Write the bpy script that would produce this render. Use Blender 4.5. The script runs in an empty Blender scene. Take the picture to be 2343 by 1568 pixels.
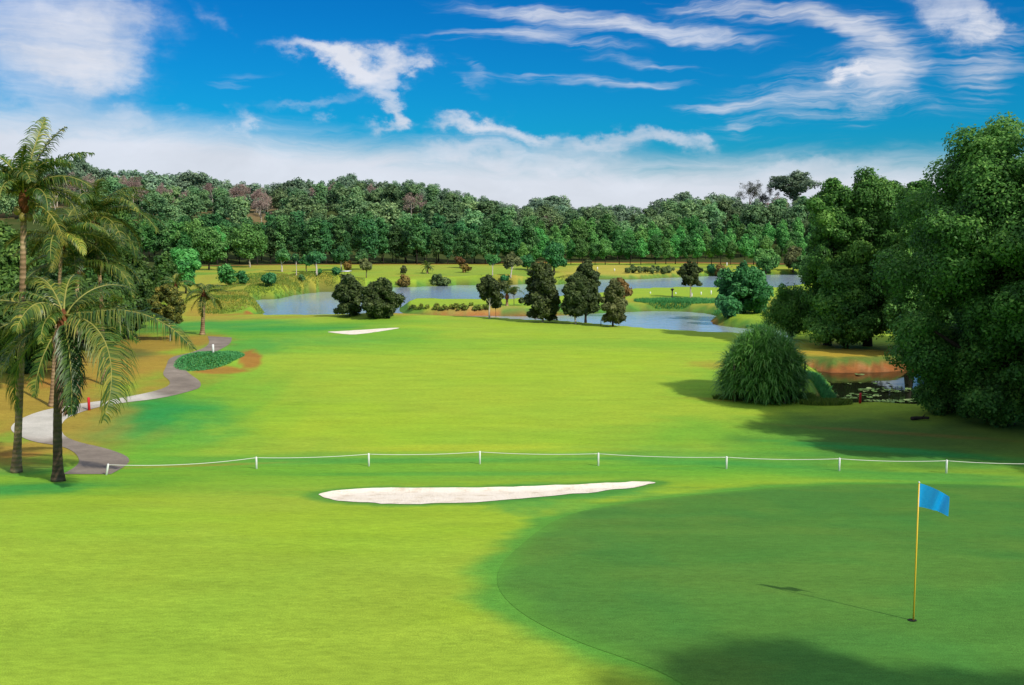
import bpy, math, random
import numpy as np
from mathutils import Vector, Matrix
from mathutils.geometry import delaunay_2d_cdt

random.seed(7)
RNG = np.random.default_rng(11)
sc = bpy.context.scene
COL = sc.collection

# ------------------------------------------------------------------ camera maths
# photo units: the photograph read at 2343 x 1568
FPX, CX, CY, HOR = 2300.0, 1171.5, 784.0, 520.0
TH = math.atan((CY - HOR) / FPX)
CAMZ = 9.0
ct, st = math.cos(TH), math.sin(TH)

def ray(px, py):
    u, v = (px - CX) / FPX, -(py - CY) / FPX
    return np.array([u, ct + v * st, -st + v * ct])

def P(px, py, z=0.0):
    """the point at height z seen at photo position (px, py)"""
    d = ray(px, py)
    t = (z - CAMZ) / d[2]
    return np.array([d[0] * t, d[1] * t, z])

def depth(p):
    return p[1] * ct + (CAMZ - p[2]) * st

def at_depth(px, py, y):
    d = ray(px, py)
    t = y / d[1]
    return np.array([d[0] * t, y, CAMZ + d[2] * t])

# ------------------------------------------------------------------ numpy noise
_lat = np.random.default_rng(3).random((256, 256))

def vnoise(x, y):
    xi, yi = np.floor(x).astype(int), np.floor(y).astype(int)
    fx, fy = x - xi, y - yi
    fx, fy = fx * fx * (3 - 2 * fx), fy * fy * (3 - 2 * fy)
    a = _lat[xi % 256, yi % 256]; b = _lat[(xi + 1) % 256, yi % 256]
    c = _lat[xi % 256, (yi + 1) % 256]; d = _lat[(xi + 1) % 256, (yi + 1) % 256]
    return (a * (1 - fx) + b * fx) * (1 - fy) + (c * (1 - fx) + d * fx) * fy

def fbm(x, y, o=4):
    s, a, t = 0, 0.5, 0
    for k in range(o):
        s = s + a * vnoise(x * 2 ** k + 17.3 * k, y * 2 ** k + 5.1 * k); t += a; a *= 0.5
    return s / t

def sstep(a, b, x):
    t = np.clip((x - a) / (b - a), 0, 1)
    return t * t * (3 - 2 * t)

# ------------------------------------------------------------------ ponds
WZ = -0.9
FAIR_EDGE = [(600, 720), (620, 722), (700, 722), (770, 722), (835, 722), (870, 727), (930, 728), (1000, 729), (1120, 729), (1210, 736),
             (1290, 738), (1340, 742), (1400, 748), (1430, 750), (1500, 755), (1580, 759), (1640, 762), (1690, 764), (1740, 768), (1790, 775)]
def fe(l, off): return [(P(x, y, 0)[0] * (1 + off / P(x, y, 0)[1]), P(x, y, 0)[1] + off) for x, y in l]
def wp(l): return [tuple(P(x, y, WZ)[:2]) for x, y in l]
POND1 = (wp([(575, 689), (600, 686), (640, 684), (668, 677), (700, 672), (735, 668), (765, 668), (800, 666), (860, 660), (930, 657), (1000, 655), (1045, 653), (1090, 653),
             (1170, 652), (1210, 650), (1280, 652), (1330, 646), (1375, 640), (1430, 640), (1475, 639), (1520, 636), (1560, 635), (1630, 632), (1700, 630), (1760, 629), (1850, 628), (1900, 632)])
         + wp([(1880, 655), (1830, 660), (1770, 668), (1630, 668), (1560, 668), (1490, 670), (1430, 673), (1375, 681), (1285, 690), (1210, 694), (1150, 698), (1090, 699), (1000, 697), (935, 697),
               (915, 703), (912, 713), (930, 722), (1000, 724), (1090, 723), (1200, 724), (1290, 722), (1360, 718), (1430, 715), (1500, 712), (1560, 713), (1600, 716), (1628, 720), (1645, 726),
               (1621, 735), (1630, 742), (1655, 747), (1690, 751), (1750, 755), (1800, 761)])
         + fe(FAIR_EDGE[::-1], 2.3)
         + wp([(606, 714), (598, 704)]))
POND2 = (wp([(1860, 848), (1900, 854), (1950, 853), (2000, 853), (2080, 849), (2115, 840), (2200, 832), (2400, 830), (2600, 850), (2600, 895), (2350, 905)])
         + fe([(2250, 922), (2150, 926), (2070, 923), (1985, 920), (1950, 921), (1917, 922)], 1.2) + wp([(1912, 905), (1908, 890), (1902, 876), (1885, 865)]))

def sdf(poly, x, y):
    """signed distance (negative inside) of the points to a polygon"""
    p = np.array(poly); q = np.roll(p, -1, 0)
    best = np.full(x.shape, 1e18); inside = np.zeros(x.shape, bool)
    for (ax, ay), (bx, by) in zip(p, q):
        ex, ey = bx - ax, by - ay
        t = np.clip(((x - ax) * ex + (y - ay) * ey) / (ex * ex + ey * ey + 1e-12), 0, 1)
        best = np.minimum(best, (x - ax - t * ex) ** 2 + (y - ay - t * ey) ** 2)
        c = ((ay > y) != (by > y))
        with np.errstate(divide='ignore', invalid='ignore'):
            xin = ax + (y - ay) * ex / (ey if ey != 0 else 1e-12)
        inside ^= c & (x < xin)
    return np.sqrt(best) * np.where(inside, -1, 1)

def blob(x, y, px, py, rx, ry, z=0.0, soft=0.5, wob=0.25, seed=0):
    """weight of a world ellipse whose centre and radii are read from the photo"""
    c = P(px, py, z)
    rxw = rx * depth(c) / FPX
    ryw = abs(P(px, py - ry, z)[1] - P(px, py + ry, z)[1]) / 2
    a = math.atan2(c[0], c[1])
    dx, dy = x - c[0], y - c[1]
    u = dx * math.cos(a) - dy * math.sin(a); v = dx * math.sin(a) + dy * math.cos(a)
    r = np.sqrt((u / rxw) ** 2 + (v / ryw) ** 2)
    if wob: r = r + wob * (fbm(x / rxw * 2.5 + seed, y / ryw * 2.5 + seed * 3, 3) - 0.5) * 2
    return 1 - sstep(1 - soft, 1 + soft, r)

MOUNDS = [  # px, py, z, radius m x, radius m y, height
    (540, 706, 0, 7.5, 4.5, 0.81), (500, 700, 0, 8, 5, 0.62), (549, 680, 0, 7, 5, 0.81), (618, 664, 0, 6, 4, 0.93), (678, 655, 0, 6, 5, 0.93), (725, 653, 0, 6.5, 4, 1.05),
    (790, 650, 0, 7, 6, 0.74), (650, 640, 0, 12, 8, .8), (1007, 647, 0, 5.5, 4, 1.2), (1085, 645, 0, 9, 5, 1.0), (1000, 618, 0, 30, 10, 1.0), (1150, 640, 0, 9, 5, .9),
    (1420, 618, 0, 14, 9, 1.0), (1320, 632, 0, 8, 6, .8), (480, 838, 0, 2.2, 2.2, .45), (1885, 890, 0, 2.0, 2.8, .5), (500, 640, 0, 12, 9, 0.74),
    (-60, 900, 0, 12, 20, .8), (1000, 760, 0, 14, 14, .35), (600, 790, 0, 8, 8, .3), (860, 730, 0, 5, 3, .45)]
HX = [-1500, -500, 150, 400, 620, 800, 1000, 1100, 1200, 1400, 1560, 1800, 2100, 2800, 4000]
HZ = [10, 13, 15, 14, 13.5, 17, 16, 11.5, 8, 7, 8, 10, 10, 12, 8]

def H(x, y):
    x = np.asarray(x, float); y = np.asarray(y, float)
    x, y = np.broadcast_arrays(x, y)
    d = np.sqrt(x * x + y * y)
    z = 2.2 * (1 - sstep(15, 41, y + 0.06 * x))
    for px, py, mz, rx, ry, h in MOUNDS:
        c = P(px, py, mz)
        z = z + h * np.exp(-(((x - c[0]) / rx) ** 2 + ((y - c[1]) / ry) ** 2))
    z = z + 0.10 * (fbm(x / 9, y / 9, 2) - .5) * sstep(20, 60, d) + 0.5 * (fbm(x / 30, y / 30, 2) - .5) * sstep(140, 200, d)
    pxs = CX + FPX * x / np.maximum(y, 1.0)
    hill = np.interp(np.where(y > 1, pxs, 6000), HX, HZ)
    z = z + hill * sstep(252, 345, d) * (1 + .30 * sstep(352, 425, d))
    for poly in (POND1, POND2):
        pp = np.array(poly); m = 4
        near = (x > pp[:, 0].min() - m) & (x < pp[:, 0].max() + m) & (y > pp[:, 1].min() - m) & (y < pp[:, 1].max() + m)
        if near.any():
            s = np.full(x.shape, 99.0); s[near] = sdf(poly, x[near], y[near])
            s = s + 0.5 * (fbm(x * .6, y * .6, 3) - .5)
            k = sstep(-0.1, 1.5, s)
            z = np.where(s < 3, (WZ - 0.05) * (1 - k) + z * k + np.minimum(0, s) * .35, z)
            z = np.where(s < -3, WZ - 1.2, z)
    for poly in BOWLS:
        p = np.asarray(poly); near = (x > p[:, 0].min()) & (x < p[:, 0].max()) & (y > p[:, 1].min()) & (y < p[:, 1].max())
        if near.any():
            dz = np.zeros(x.shape); dz[near] = .10 * sstep(-.02, .32, -sdf(poly, x[near], y[near])); z = z - dz
    return z
BOWLS = []

_T = np.concatenate([np.linspace(8, 120, 900), np.linspace(120.2, 700, 1500)])
def G(px, py):
    """where the sight line of a photo position meets the terrain"""
    d = ray(px, py); d = d / d[1]
    z = CAMZ + d[2] * _T
    k = np.argmax(z <= H(d[0] * _T, _T))
    if k == 0: return P(px, py, 0) if py > HOR + 20 else at_depth(px, py, 400)
    lo, hi = _T[k - 1], _T[k]
    for _ in range(18):
        m = (lo + hi) / 2
        if CAMZ + d[2] * m <= float(H(d[0] * m, m)): hi = m
        else: lo = m
    return np.array([d[0] * hi, hi, float(H(d[0] * hi, hi))])

def onground(x, y): return np.array([x, y, float(H(x, y))])

# ------------------------------------------------------------------ objects
def tag(o, label=None, cat=None, group=None, kind=None):
    if label: o['label'] = label
    if cat: o['category'] = cat
    if group: o['group'] = group
    if kind: o['kind'] = kind
    return o

def empty(name, loc, label=None, cat=None, group=None, rz=0.0):
    o = bpy.data.objects.new(name, None); COL.objects.link(o)
    o.location = loc; o.rotation_euler = (0, 0, rz); o.empty_display_size = .2
    return tag(o, label, cat, group)

def mesh_data(name, V, faces, mat, attrs=None, smooth=False):
    """faces: list of (m,k) index arrays"""
    me = bpy.data.meshes.new(name)
    V = np.ascontiguousarray(V, dtype=np.float32)
    me.vertices.add(len(V)); me.vertices.foreach_set('co', V.ravel())
    loops = np.concatenate([f.ravel() for f in faces]).astype(np.int32)
    tot = np.concatenate([np.full(len(f), f.shape[1], np.int32) for f in faces])
    start = np.concatenate([[0], np.cumsum(tot)[:-1]]).astype(np.int32)
    me.loops.add(len(loops)); me.loops.foreach_set('vertex_index', loops)
    me.polygons.add(len(tot)); me.polygons.foreach_set('loop_start', start)
    try: me.polygons.foreach_set('loop_total', tot)
    except Exception: pass
    if smooth: me.polygons.foreach_set('use_smooth', np.ones(len(tot), bool))
    me.update(calc_edges=True)
    for k, a in (attrs or {}).items():
        a = np.asarray(a, dtype=np.float32)
        if a.ndim == 1:
            at = me.attributes.new(k, 'FLOAT', 'POINT'); at.data.foreach_set('value', a)
        else:
            at = me.attributes.new(k, 'FLOAT_COLOR', 'POINT')
            at.data.foreach_set('color', np.hstack([a, np.ones((len(a), 1), np.float32)]).ravel())
    me.validate()
    if mat: me.materials.append(mat)
    return me

def link(name, me, parent=None, loc=(0, 0, 0)):
    o = bpy.data.objects.new(name, me); COL.objects.link(o)
    o.location = loc
    if parent is not None: o.parent = parent
    return o

class MB:
    def __init__(s): s.V = []; s.F = {}; s.n = 0; s.A = []
    def add(s, V, F, shade=0.5):
        V = np.asarray(V, float)
        for f in (F if isinstance(F, list) else [F]):
            f = np.asarray(f, int); s.F.setdefault(f.shape[1], []).append(f + s.n)
        s.V.append(V); s.n += len(V)
        s.A.append(np.broadcast_to(np.asarray(shade, float), (len(V),)).copy()); return s
    def tube(s, pts, rad, k=8, cap=True, shade=.5):
        pts = np.asarray(pts, float); rad = np.broadcast_to(np.asarray(rad, float), (len(pts),))
        tan = np.gradient(pts, axis=0); tan /= np.linalg.norm(tan, axis=1)[:, None] + 1e-9
        ref = np.array([0, 0, 1.]) if abs(tan[0][2]) < .9 else np.array([1., 0, 0])
        V = []
        for p, t, r in zip(pts, tan, rad):
            a = np.cross(t, ref); a /= np.linalg.norm(a) + 1e-9; b = np.cross(t, a)
            an = np.arange(k) * 2 * math.pi / k
            V.append(p + r * (np.cos(an)[:, None] * a + np.sin(an)[:, None] * b))
        V = np.concatenate(V); F = []
        for i in range(len(pts) - 1):
            for j in range(k):
                F.append((i * k + j, i * k + (j + 1) % k, (i + 1) * k + (j + 1) % k, (i + 1) * k + j))
        Fs = [np.array(F)]
        if cap:
            V = np.vstack([V, pts[0], pts[-1]]); n = len(V); e = (len(pts) - 1) * k
            Fs.append(np.array([((j + 1) % k, j, n - 2) for j in range(k)] + [(e + j, e + (j + 1) % k, n - 1) for j in range(k)]))
        return s.add(V, Fs, shade)
    def box(s, c, size, rz=0.0, shade=.5):
        c = np.asarray(c, float); h = np.asarray(size, float) / 2
        V = np.array([(x, y, z) for z in (-1, 1) for y in (-1, 1) for x in (-1, 1)], float) * h
        R = np.array([[math.cos(rz), -math.sin(rz), 0], [math.sin(rz), math.cos(rz), 0], [0, 0, 1]])
        F = np.array([(0, 2, 3, 1), (4, 5, 7, 6), (0, 1, 5, 4), (2, 6, 7, 3), (0, 4, 6, 2), (1, 3, 7, 5)])
        return s.add(V @ R.T + c, F, shade)
    def build(s, name, mat, parent=None, loc=(0, 0, 0), smooth=True):
        return link(name, s.data(name, mat, smooth), parent, loc)
    def data(s, name, mat, smooth=True):
        return mesh_data(name, np.concatenate(s.V), [np.concatenate(f) for f in s.F.values()], mat, {'shade': np.concatenate(s.A)}, smooth)

# ------------------------------------------------------------------ materials
def nt(name):
    m = bpy.data.materials.new(name); m.use_nodes = True
    t = m.node_tree; t.nodes.clear()
    o = t.nodes.new('ShaderNodeOutputMaterial')
    return m, t, o

def N(t, kind, inp=None, **props):
    n = t.nodes.new(kind)
    for k, v in props.items(): setattr(n, k, v)
    for k, v in (inp or {}).items():
        if hasattr(v, 'is_output') or isinstance(v, bpy.types.NodeSocket): t.links.new(v, n.inputs[k])
        else: n.inputs[k].default_value = v
    return n

def rgb(c): return (c[0], c[1], c[2], 1)

def ramp(t, fac, stops):
    r = t.nodes.new('ShaderNodeValToRGB'); e = r.color_ramp.elements
    while len(e) > 1: e.remove(e[0])
    e[0].position, e[0].color = stops[0][0], rgb(stops[0][1])
    for p, c in stops[1:]:
        x = e.new(p); x.color = rgb(c)
    t.links.new(fac, r.inputs[0]); return r.outputs[0]

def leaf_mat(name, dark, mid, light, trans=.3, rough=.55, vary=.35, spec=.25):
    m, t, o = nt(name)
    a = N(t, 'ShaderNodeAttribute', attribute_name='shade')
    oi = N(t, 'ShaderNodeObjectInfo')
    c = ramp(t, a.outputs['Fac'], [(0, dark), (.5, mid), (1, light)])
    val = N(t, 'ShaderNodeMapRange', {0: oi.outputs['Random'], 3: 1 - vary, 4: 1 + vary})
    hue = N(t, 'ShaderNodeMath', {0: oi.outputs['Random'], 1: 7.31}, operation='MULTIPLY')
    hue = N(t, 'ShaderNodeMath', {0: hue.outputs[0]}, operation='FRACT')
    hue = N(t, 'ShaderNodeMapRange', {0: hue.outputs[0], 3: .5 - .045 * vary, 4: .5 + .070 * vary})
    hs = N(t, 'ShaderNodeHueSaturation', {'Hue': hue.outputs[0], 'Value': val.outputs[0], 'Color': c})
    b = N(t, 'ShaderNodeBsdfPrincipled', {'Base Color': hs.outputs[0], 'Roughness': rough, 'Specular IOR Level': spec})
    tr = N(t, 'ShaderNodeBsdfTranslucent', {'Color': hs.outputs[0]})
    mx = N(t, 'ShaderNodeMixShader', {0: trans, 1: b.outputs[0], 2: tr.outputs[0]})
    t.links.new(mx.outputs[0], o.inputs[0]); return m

def plain_mat(name, c, rough=.6, noise=.25, scale=6.0, c2=None, spec=.3, bump=0.0):
    m, t, o = nt(name)
    tc = N(t, 'ShaderNodeTexCoord')
    n = N(t, 'ShaderNodeTexNoise', {'Vector': tc.outputs['Object'], 'Scale': scale, 'Detail': 5.0})
    c2 = c2 or tuple(x * (1 - noise) for x in c)
    col = ramp(t, n.outputs['Fac'], [(.3, c2), (.7, c)])
    b = N(t, 'ShaderNodeBsdfPrincipled', {'Base Color': col, 'Roughness': rough, 'Specular IOR Level': spec})
    if bump:
        bp = N(t, 'ShaderNodeBump', {'Height': n.outputs['Fac'], 'Strength': bump, 'Distance': .02})
        t.links.new(bp.outputs[0], b.inputs['Normal'])
    t.links.new(b.outputs[0], o.inputs[0]); return m

def grass_mat(name, attr=True, base=None, fine=.15):
    m, t, o = nt(name)
    geo = N(t, 'ShaderNodeNewGeometry')
    if attr: col = N(t, 'ShaderNodeAttribute', attribute_name='Col').outputs['Color']
    else: col = N(t, 'ShaderNodeRGB'); col.outputs[0].default_value = rgb(base); col = col.outputs[0]
    def noise(scale, det, sx=1.0, sy=1.0):
        mp = N(t, 'ShaderNodeMapping', {'Vector': geo.outputs['Position'], 'Scale': (sx, sy, 1)})
        return N(t, 'ShaderNodeTexNoise', {'Vector': mp.outputs[0], 'Scale': scale, 'Detail': det, 'Roughness': .65}).outputs['Fac']
    n1, n2, n3, n4 = noise(1.1, 6, .30, 1), noise(.16, 4), noise(9.0, 4, .4, 1.0), noise(45.0, 2)
    def mulv(c, n, lo, hi, a=.3, b=.7):
        r = N(t, 'ShaderNodeMapRange', {0: n, 1: a, 2: b, 3: lo, 4: hi})
        return N(t, 'ShaderNodeVectorMath', {0: c, 1: r.outputs[0]}, operation='MULTIPLY').outputs[0]
    c = mulv(col, n1, 1 - fine * .75, 1 + fine * .75)
    c = mulv(c, n3, 1 - fine, 1 + fine)
    c = mulv(c, n4, 1 - fine * 1.3, 1 + fine * 1.3, .35, .65)
    # drier and greener drifts
    hu = N(t, 'ShaderNodeMapRange', {0: n2, 1: .3, 2: .7, 3: .494, 4: .510})
    hs = N(t, 'ShaderNodeHueSaturation', {'Hue': hu.outputs[0], 'Color': c, 'Saturation': 1.0})
    b = N(t, 'ShaderNodeBsdfPrincipled', {'Base Color': hs.outputs[0], 'Roughness': .9, 'Specular IOR Level': .08})
    ad = N(t, 'ShaderNodeMath', {0: n3, 1: n4}, operation='ADD')
    bp = N(t, 'ShaderNodeBump', {'Height': ad.outputs[0], 'Strength': .35, 'Distance': .03})
    t.links.new(bp.outputs[0], b.inputs['Normal'])
    t.links.new(b.outputs[0], o.inputs[0]); return m

M = {}
M['ground'] = grass_mat('ground_grass')
M['green'] = grass_mat('putting_turf', True, fine=.13)
M['soil'] = plain_mat('red_soil', (.36, .17, .06), .95, c2=(.2, .07, .025), scale=1.5)
def sand_mat():
    m, t, o = nt('bunker_sand')
    geo = N(t, 'ShaderNodeNewGeometry')
    n = N(t, 'ShaderNodeTexNoise', {'Vector': geo.outputs['Position'], 'Scale': 2.2, 'Detail': 8.0, 'Roughness': .7})
    n2 = N(t, 'ShaderNodeTexNoise', {'Vector': geo.outputs['Position'], 'Scale': 14.0, 'Detail': 4.0})
    c = ramp(t, n.outputs['Fac'], [(.28, (.60, .49, .35)), (.48, (.80, .71, .58)), (.75, (.86, .785, .67))])
    b = N(t, 'ShaderNodeBsdfPrincipled', {'Base Color': c, 'Roughness': .95, 'Specular IOR Level': .1})
    ad = N(t, 'ShaderNodeMath', {0: n.outputs['Fac'], 1: n2.outputs['Fac']}, operation='ADD')
    bp = N(t, 'ShaderNodeBump', {'Height': ad.outputs[0], 'Strength': .6, 'Distance': .06})
    t.links.new(bp.outputs[0], b.inputs['Normal']); t.links.new(b.outputs[0], o.inputs[0]); return m
M['sand'] = sand_mat()
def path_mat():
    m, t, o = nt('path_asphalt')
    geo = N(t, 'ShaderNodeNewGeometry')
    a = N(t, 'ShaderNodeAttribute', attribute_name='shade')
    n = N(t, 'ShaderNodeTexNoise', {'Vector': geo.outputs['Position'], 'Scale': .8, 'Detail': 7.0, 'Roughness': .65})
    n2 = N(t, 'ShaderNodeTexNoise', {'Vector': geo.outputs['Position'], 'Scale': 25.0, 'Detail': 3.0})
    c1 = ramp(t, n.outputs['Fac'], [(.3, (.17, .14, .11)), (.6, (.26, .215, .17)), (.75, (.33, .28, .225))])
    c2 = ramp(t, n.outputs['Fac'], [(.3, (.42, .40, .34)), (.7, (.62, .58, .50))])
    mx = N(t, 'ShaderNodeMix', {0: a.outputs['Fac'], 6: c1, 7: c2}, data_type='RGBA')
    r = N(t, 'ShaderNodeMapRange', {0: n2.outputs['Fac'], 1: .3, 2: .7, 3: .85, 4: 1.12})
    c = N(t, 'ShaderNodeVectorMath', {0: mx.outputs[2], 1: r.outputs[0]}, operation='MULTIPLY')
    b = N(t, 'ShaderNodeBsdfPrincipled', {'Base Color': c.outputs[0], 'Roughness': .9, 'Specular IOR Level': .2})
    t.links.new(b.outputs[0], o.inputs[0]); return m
M['path'] = path_mat()
def water_mat(name, base, tint, rough, bump, sc_):
    m, t, o = nt(name)
    geo = N(t, 'ShaderNodeNewGeometry')
    mp = N(t, 'ShaderNodeMapping', {'Vector': geo.outputs['Position'], 'Scale': (.5, 1.2, 1)})
    n = N(t, 'ShaderNodeTexNoise', {'Vector': mp.outputs[0], 'Scale': sc_, 'Detail': 3.0})
    big = N(t, 'ShaderNodeTexNoise', {'Vector': mp.outputs[0], 'Scale': .06, 'Detail': 2.0})
    st_ = N(t, 'ShaderNodeMapRange', {0: big.outputs['Fac'], 1: .38, 2: .62, 3: bump * .35, 4: bump})
    bp = N(t, 'ShaderNodeBump', {'Height': n.outputs['Fac'], 'Strength': st_.outputs[0], 'Distance': .12})
    g = N(t, 'ShaderNodeBsdfGlossy', {'Color': rgb(tint), 'Roughness': rough, 'Normal': bp.outputs[0]})
    d = N(t, 'ShaderNodeBsdfDiffuse', {'Color': rgb(base)})
    fr = N(t, 'ShaderNodeFresnel', {'IOR': 1.33, 'Normal': bp.outputs[0]})
    f2 = N(t, 'ShaderNodeMapRange', {0: fr.outputs[0], 1: .02, 2: .6, 3: .05, 4: .76})
    mx = N(t, 'ShaderNodeMixShader', {0: f2.outputs[0], 1: d.outputs[0], 2: g.outputs[0]})
    t.links.new(mx.outputs[0], o.inputs[0]); return m
M['water'] = water_mat('pond_water', (.42, .53, .62), (.93, .98, 1.0), .16, .55, 1.3)
M['dark_water'] = water_mat('lily_pond_water', (.012, .016, .008), (.70, .72, .68), .04, .10, .8)
M['bark'] = plain_mat('bark', (.16, .115, .08), .9, .5, 5, bump=.5)
M['pale_bark'] = plain_mat('pale_bark', (.62, .54, .43), .85, .35, 5)
M['dark_bark'] = plain_mat('dark_bark', (.045, .035, .026), .95, .5, 5)
M['lamp_black'] = plain_mat('black_paint', (.02, .02, .022), .5)
M['white'] = plain_mat('white_paint', (.82, .81, .78), .5, .12, 9)
M['red'] = plain_mat('red_paint', (.62, .02, .03), .5, .2, 9)
M['rope'] = plain_mat('white_rope', (.78, .76, .68), .9, .15, 30)
M['pole'] = plain_mat('yellow_pole', (.86, .56, .05), .35, .1, 5)
M['cup'] = plain_mat('cup_shade_black', (.01, .01, .008), .9)
M['flag'] = None
M['shrub_red'] = leaf_mat('reddish_leaves', (.10, .05, .02), (.22, .10, .04), (.36, .18, .07))
# foliage
M['big'] = leaf_mat('deep_green_leaves', (.026, .080, .017), (.090, .25, .044), (.27, .50, .10), .40, vary=.05)
M['dark'] = leaf_mat('dark_olive_leaves', (.020, .036, .010), (.060, .094, .024), (.15, .19, .055), .26, vary=.12)
M['olive'] = leaf_mat('olive_leaves', (.05, .065, .022), (.12, .145, .045), (.23, .25, .09), .3, vary=.1)
M['left'] = leaf_mat('dark_green_leaves', (.024, .062, .012), (.075, .160, .030), (.20, .31, .06), .33, vary=.3)  # darker green foliage of the left-hand trees
M['forest'] = leaf_mat('forest_leaves', (.036, .12, .026), (.115, .31, .068), (.25, .50, .125), .33, vary=.42)
M['hill'] = leaf_mat('hill_leaves', (.075, .15, .070), (.165, .30, .115), (.30, .43, .17), .3, vary=.42)  # greens paled a little to carry distance haze
M['far_hill'] = leaf_mat('haze_tinted_leaves', (.125, .21, .145), (.205, .32, .19), (.31, .42, .23), .25, vary=.30)  # distance haze mixed into the leaf colour, paler and bluer
M['pine'] = leaf_mat('pine_needles', (.026, .085, .028), (.070, .20, .056), (.16, .33, .095), .25, vary=.4)
M['bright'] = leaf_mat('bright_leaves', (.02, .10, .035), (.06, .25, .070), (.14, .42, .13), .35, vary=.1)
M['twig'] = leaf_mat('bare_twigs', (.20, .135, .11), (.33, .23, .19), (.46, .34, .29), .0, vary=.25)
M['grey_twig'] = leaf_mat('grey_green_sprays', (.055, .060, .045), (.10, .115, .085), (.17, .17, .13), .0, vary=.25)
M['palm'] = leaf_mat('palm_leaflets', (.020, .062, .010), (.080, .155, .022), (.42, .38, .06), .35, .4, vary=.3, spec=.45)
M['palm_dead'] = leaf_mat('dead_fronds', (.05, .03, .015), (.16, .09, .04), (.30, .18, .08), .1, vary=.2)
M['rachis'] = plain_mat('frond_stalk', (.29, .28, .06), .5, .3, 3)
M['coir'] = plain_mat('palm_fibre', (.22, .07, .025), .9, .5, 9)
M['nut'] = plain_mat('coconut_husk', (.24, .20, .04), .5, .4, 4)
def palm_bark(name='palm_bark', k=1.0):
    m, t, o = nt(name)
    tc = N(t, 'ShaderNodeTexCoord')
    w = N(t, 'ShaderNodeTexWave', {'Vector': tc.outputs['Object'], 'Scale': 1.9, 'Distortion': 1.6, 'Detail': 3.0, 'Detail Scale': 2.0}, bands_direction='Z')
    n = N(t, 'ShaderNodeTexNoise', {'Vector': tc.outputs['Object'], 'Scale': 1.6, 'Detail': 5.0})
    c = ramp(t, n.outputs['Fac'], [(.3, (.13, .075, .035)), (.5, (.27, .17, .085)), (.7, (.44, .31, .17))])
    r = N(t, 'ShaderNodeMapRange', {0: w.outputs['Fac'], 3: .80 * k, 4: 1.08 * k})
    c = N(t, 'ShaderNodeVectorMath', {0: c, 1: r.outputs[0]}, operation='MULTIPLY')
    b = N(t, 'ShaderNodeBsdfPrincipled', {'Base Color': c.outputs[0], 'Roughness': .9})
    bp = N(t, 'ShaderNodeBump', {'Height': w.outputs['Fac'], 'Strength': .6, 'Distance': .03})
    t.links.new(bp.outputs[0], b.inputs['Normal']); t.links.new(b.outputs[0], o.inputs[0]); return m
M['palm_bark'] = palm_bark(); M['dark_palm_bark'] = palm_bark('dark_palm_bark', .38)
M['pandan'] = leaf_mat('strap_leaves', (.055, .18, .036), (.19, .46, .085), (.38, .66, .17), .45, .4, vary=.1, spec=.4)
M['tussock'] = leaf_mat('long_grass_blades', (.09, .20, .03), (.22, .31, .045), (.42, .34, .07), .3, vary=.0)
M['cover'] = leaf_mat('ground_cover_leaves', (.04, .20, .05), (.08, .34, .09), (.17, .48, .15), .3, vary=.0)
M['dry_bush'] = leaf_mat('dry_bush_leaves', (.10, .07, .02), (.26, .17, .04), (.42, .28, .08), .25, vary=.15)
M['hedge'] = leaf_mat('hedge_leaves', (.05, .09, .025), (.15, .22, .06), (.30, .36, .12), .25, vary=.15)
M['croton'] = leaf_mat('mottled_leaves', (.05, .075, .015), (.16, .19, .034), (.48, .37, .07), .25, vary=.1)
M['lily'] = leaf_mat('lily_pads', (.04, .09, .03), (.10, .18, .05), (.24, .32, .13), .0, .35, vary=.0)
M['beds'] = leaf_mat('bed_leaves', (.03, .07, .015), (.20, .26, .03), (.45, .42, .06), .25, vary=.3)

# ------------------------------------------------------------------ terrain sheet
def smooth_poly(pts, it=2):
    p = np.array(pts, float)
    for _ in range(it):
        q = np.roll(p, -1, 0)
        p = np.stack([p * .75 + q * .25, p * .25 + q * .75], 1).reshape(-1, 2)
    return p
def gp(l): return [tuple(G(x, y)[:2]) for x, y in l]

GREEN = smooth_poly(gp([(2343, 1112), (2100, 1106), (1900, 1108), (1700, 1121), (1500, 1142), (1360, 1162), (1280, 1185), (1235, 1212), (1195, 1245), (1155, 1280), (1135, 1315), (1142, 1355),
                        (1180, 1395), (1245, 1435), (1335, 1475), (1440, 1510), (1540, 1550), (1640, 1620), (1900, 1720), (2400, 1720), (2900, 1560), (3100, 1350), (2800, 1160)]))
# bunkers: shallow pans of pale sand
def ragged(poly, amp):
    p = smooth_poly(poly, 2)
    c = p.mean(0); n = fbm(p[:, 0] * 2.2, p[:, 1] * 2.2, 3) - .5
    t = np.roll(p, -1, 0) - np.roll(p, 1, 0); t /= np.linalg.norm(t, axis=1)[:, None]
    return p + np.column_stack([t[:, 1], -t[:, 0]]) * (n * amp + .25 * amp * (fbm(p[:, 0] * 9, p[:, 1] * 9, 2) - .5))[:, None]
B1 = ragged(gp([(731, 1136), (745, 1127), (790, 1121), (860, 1117), (960, 1117), (1060, 1116), (1160, 1115), (1260, 1112), (1360, 1107), (1440, 1103), (1512, 1103), (1470, 1112), (1400, 1122),
                (1300, 1132), (1200, 1141), (1100, 1148), (1000, 1153), (900, 1154), (830, 1151), (765, 1146)]), .35)
B2 = ragged(gp([(742, 760), (780, 758), (830, 755), (880, 751.5), (921, 750), (900, 754), (860, 760), (815, 766), (790, 765.5), (765, 762)]), .3)
BOWLS.append(B1)
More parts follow.
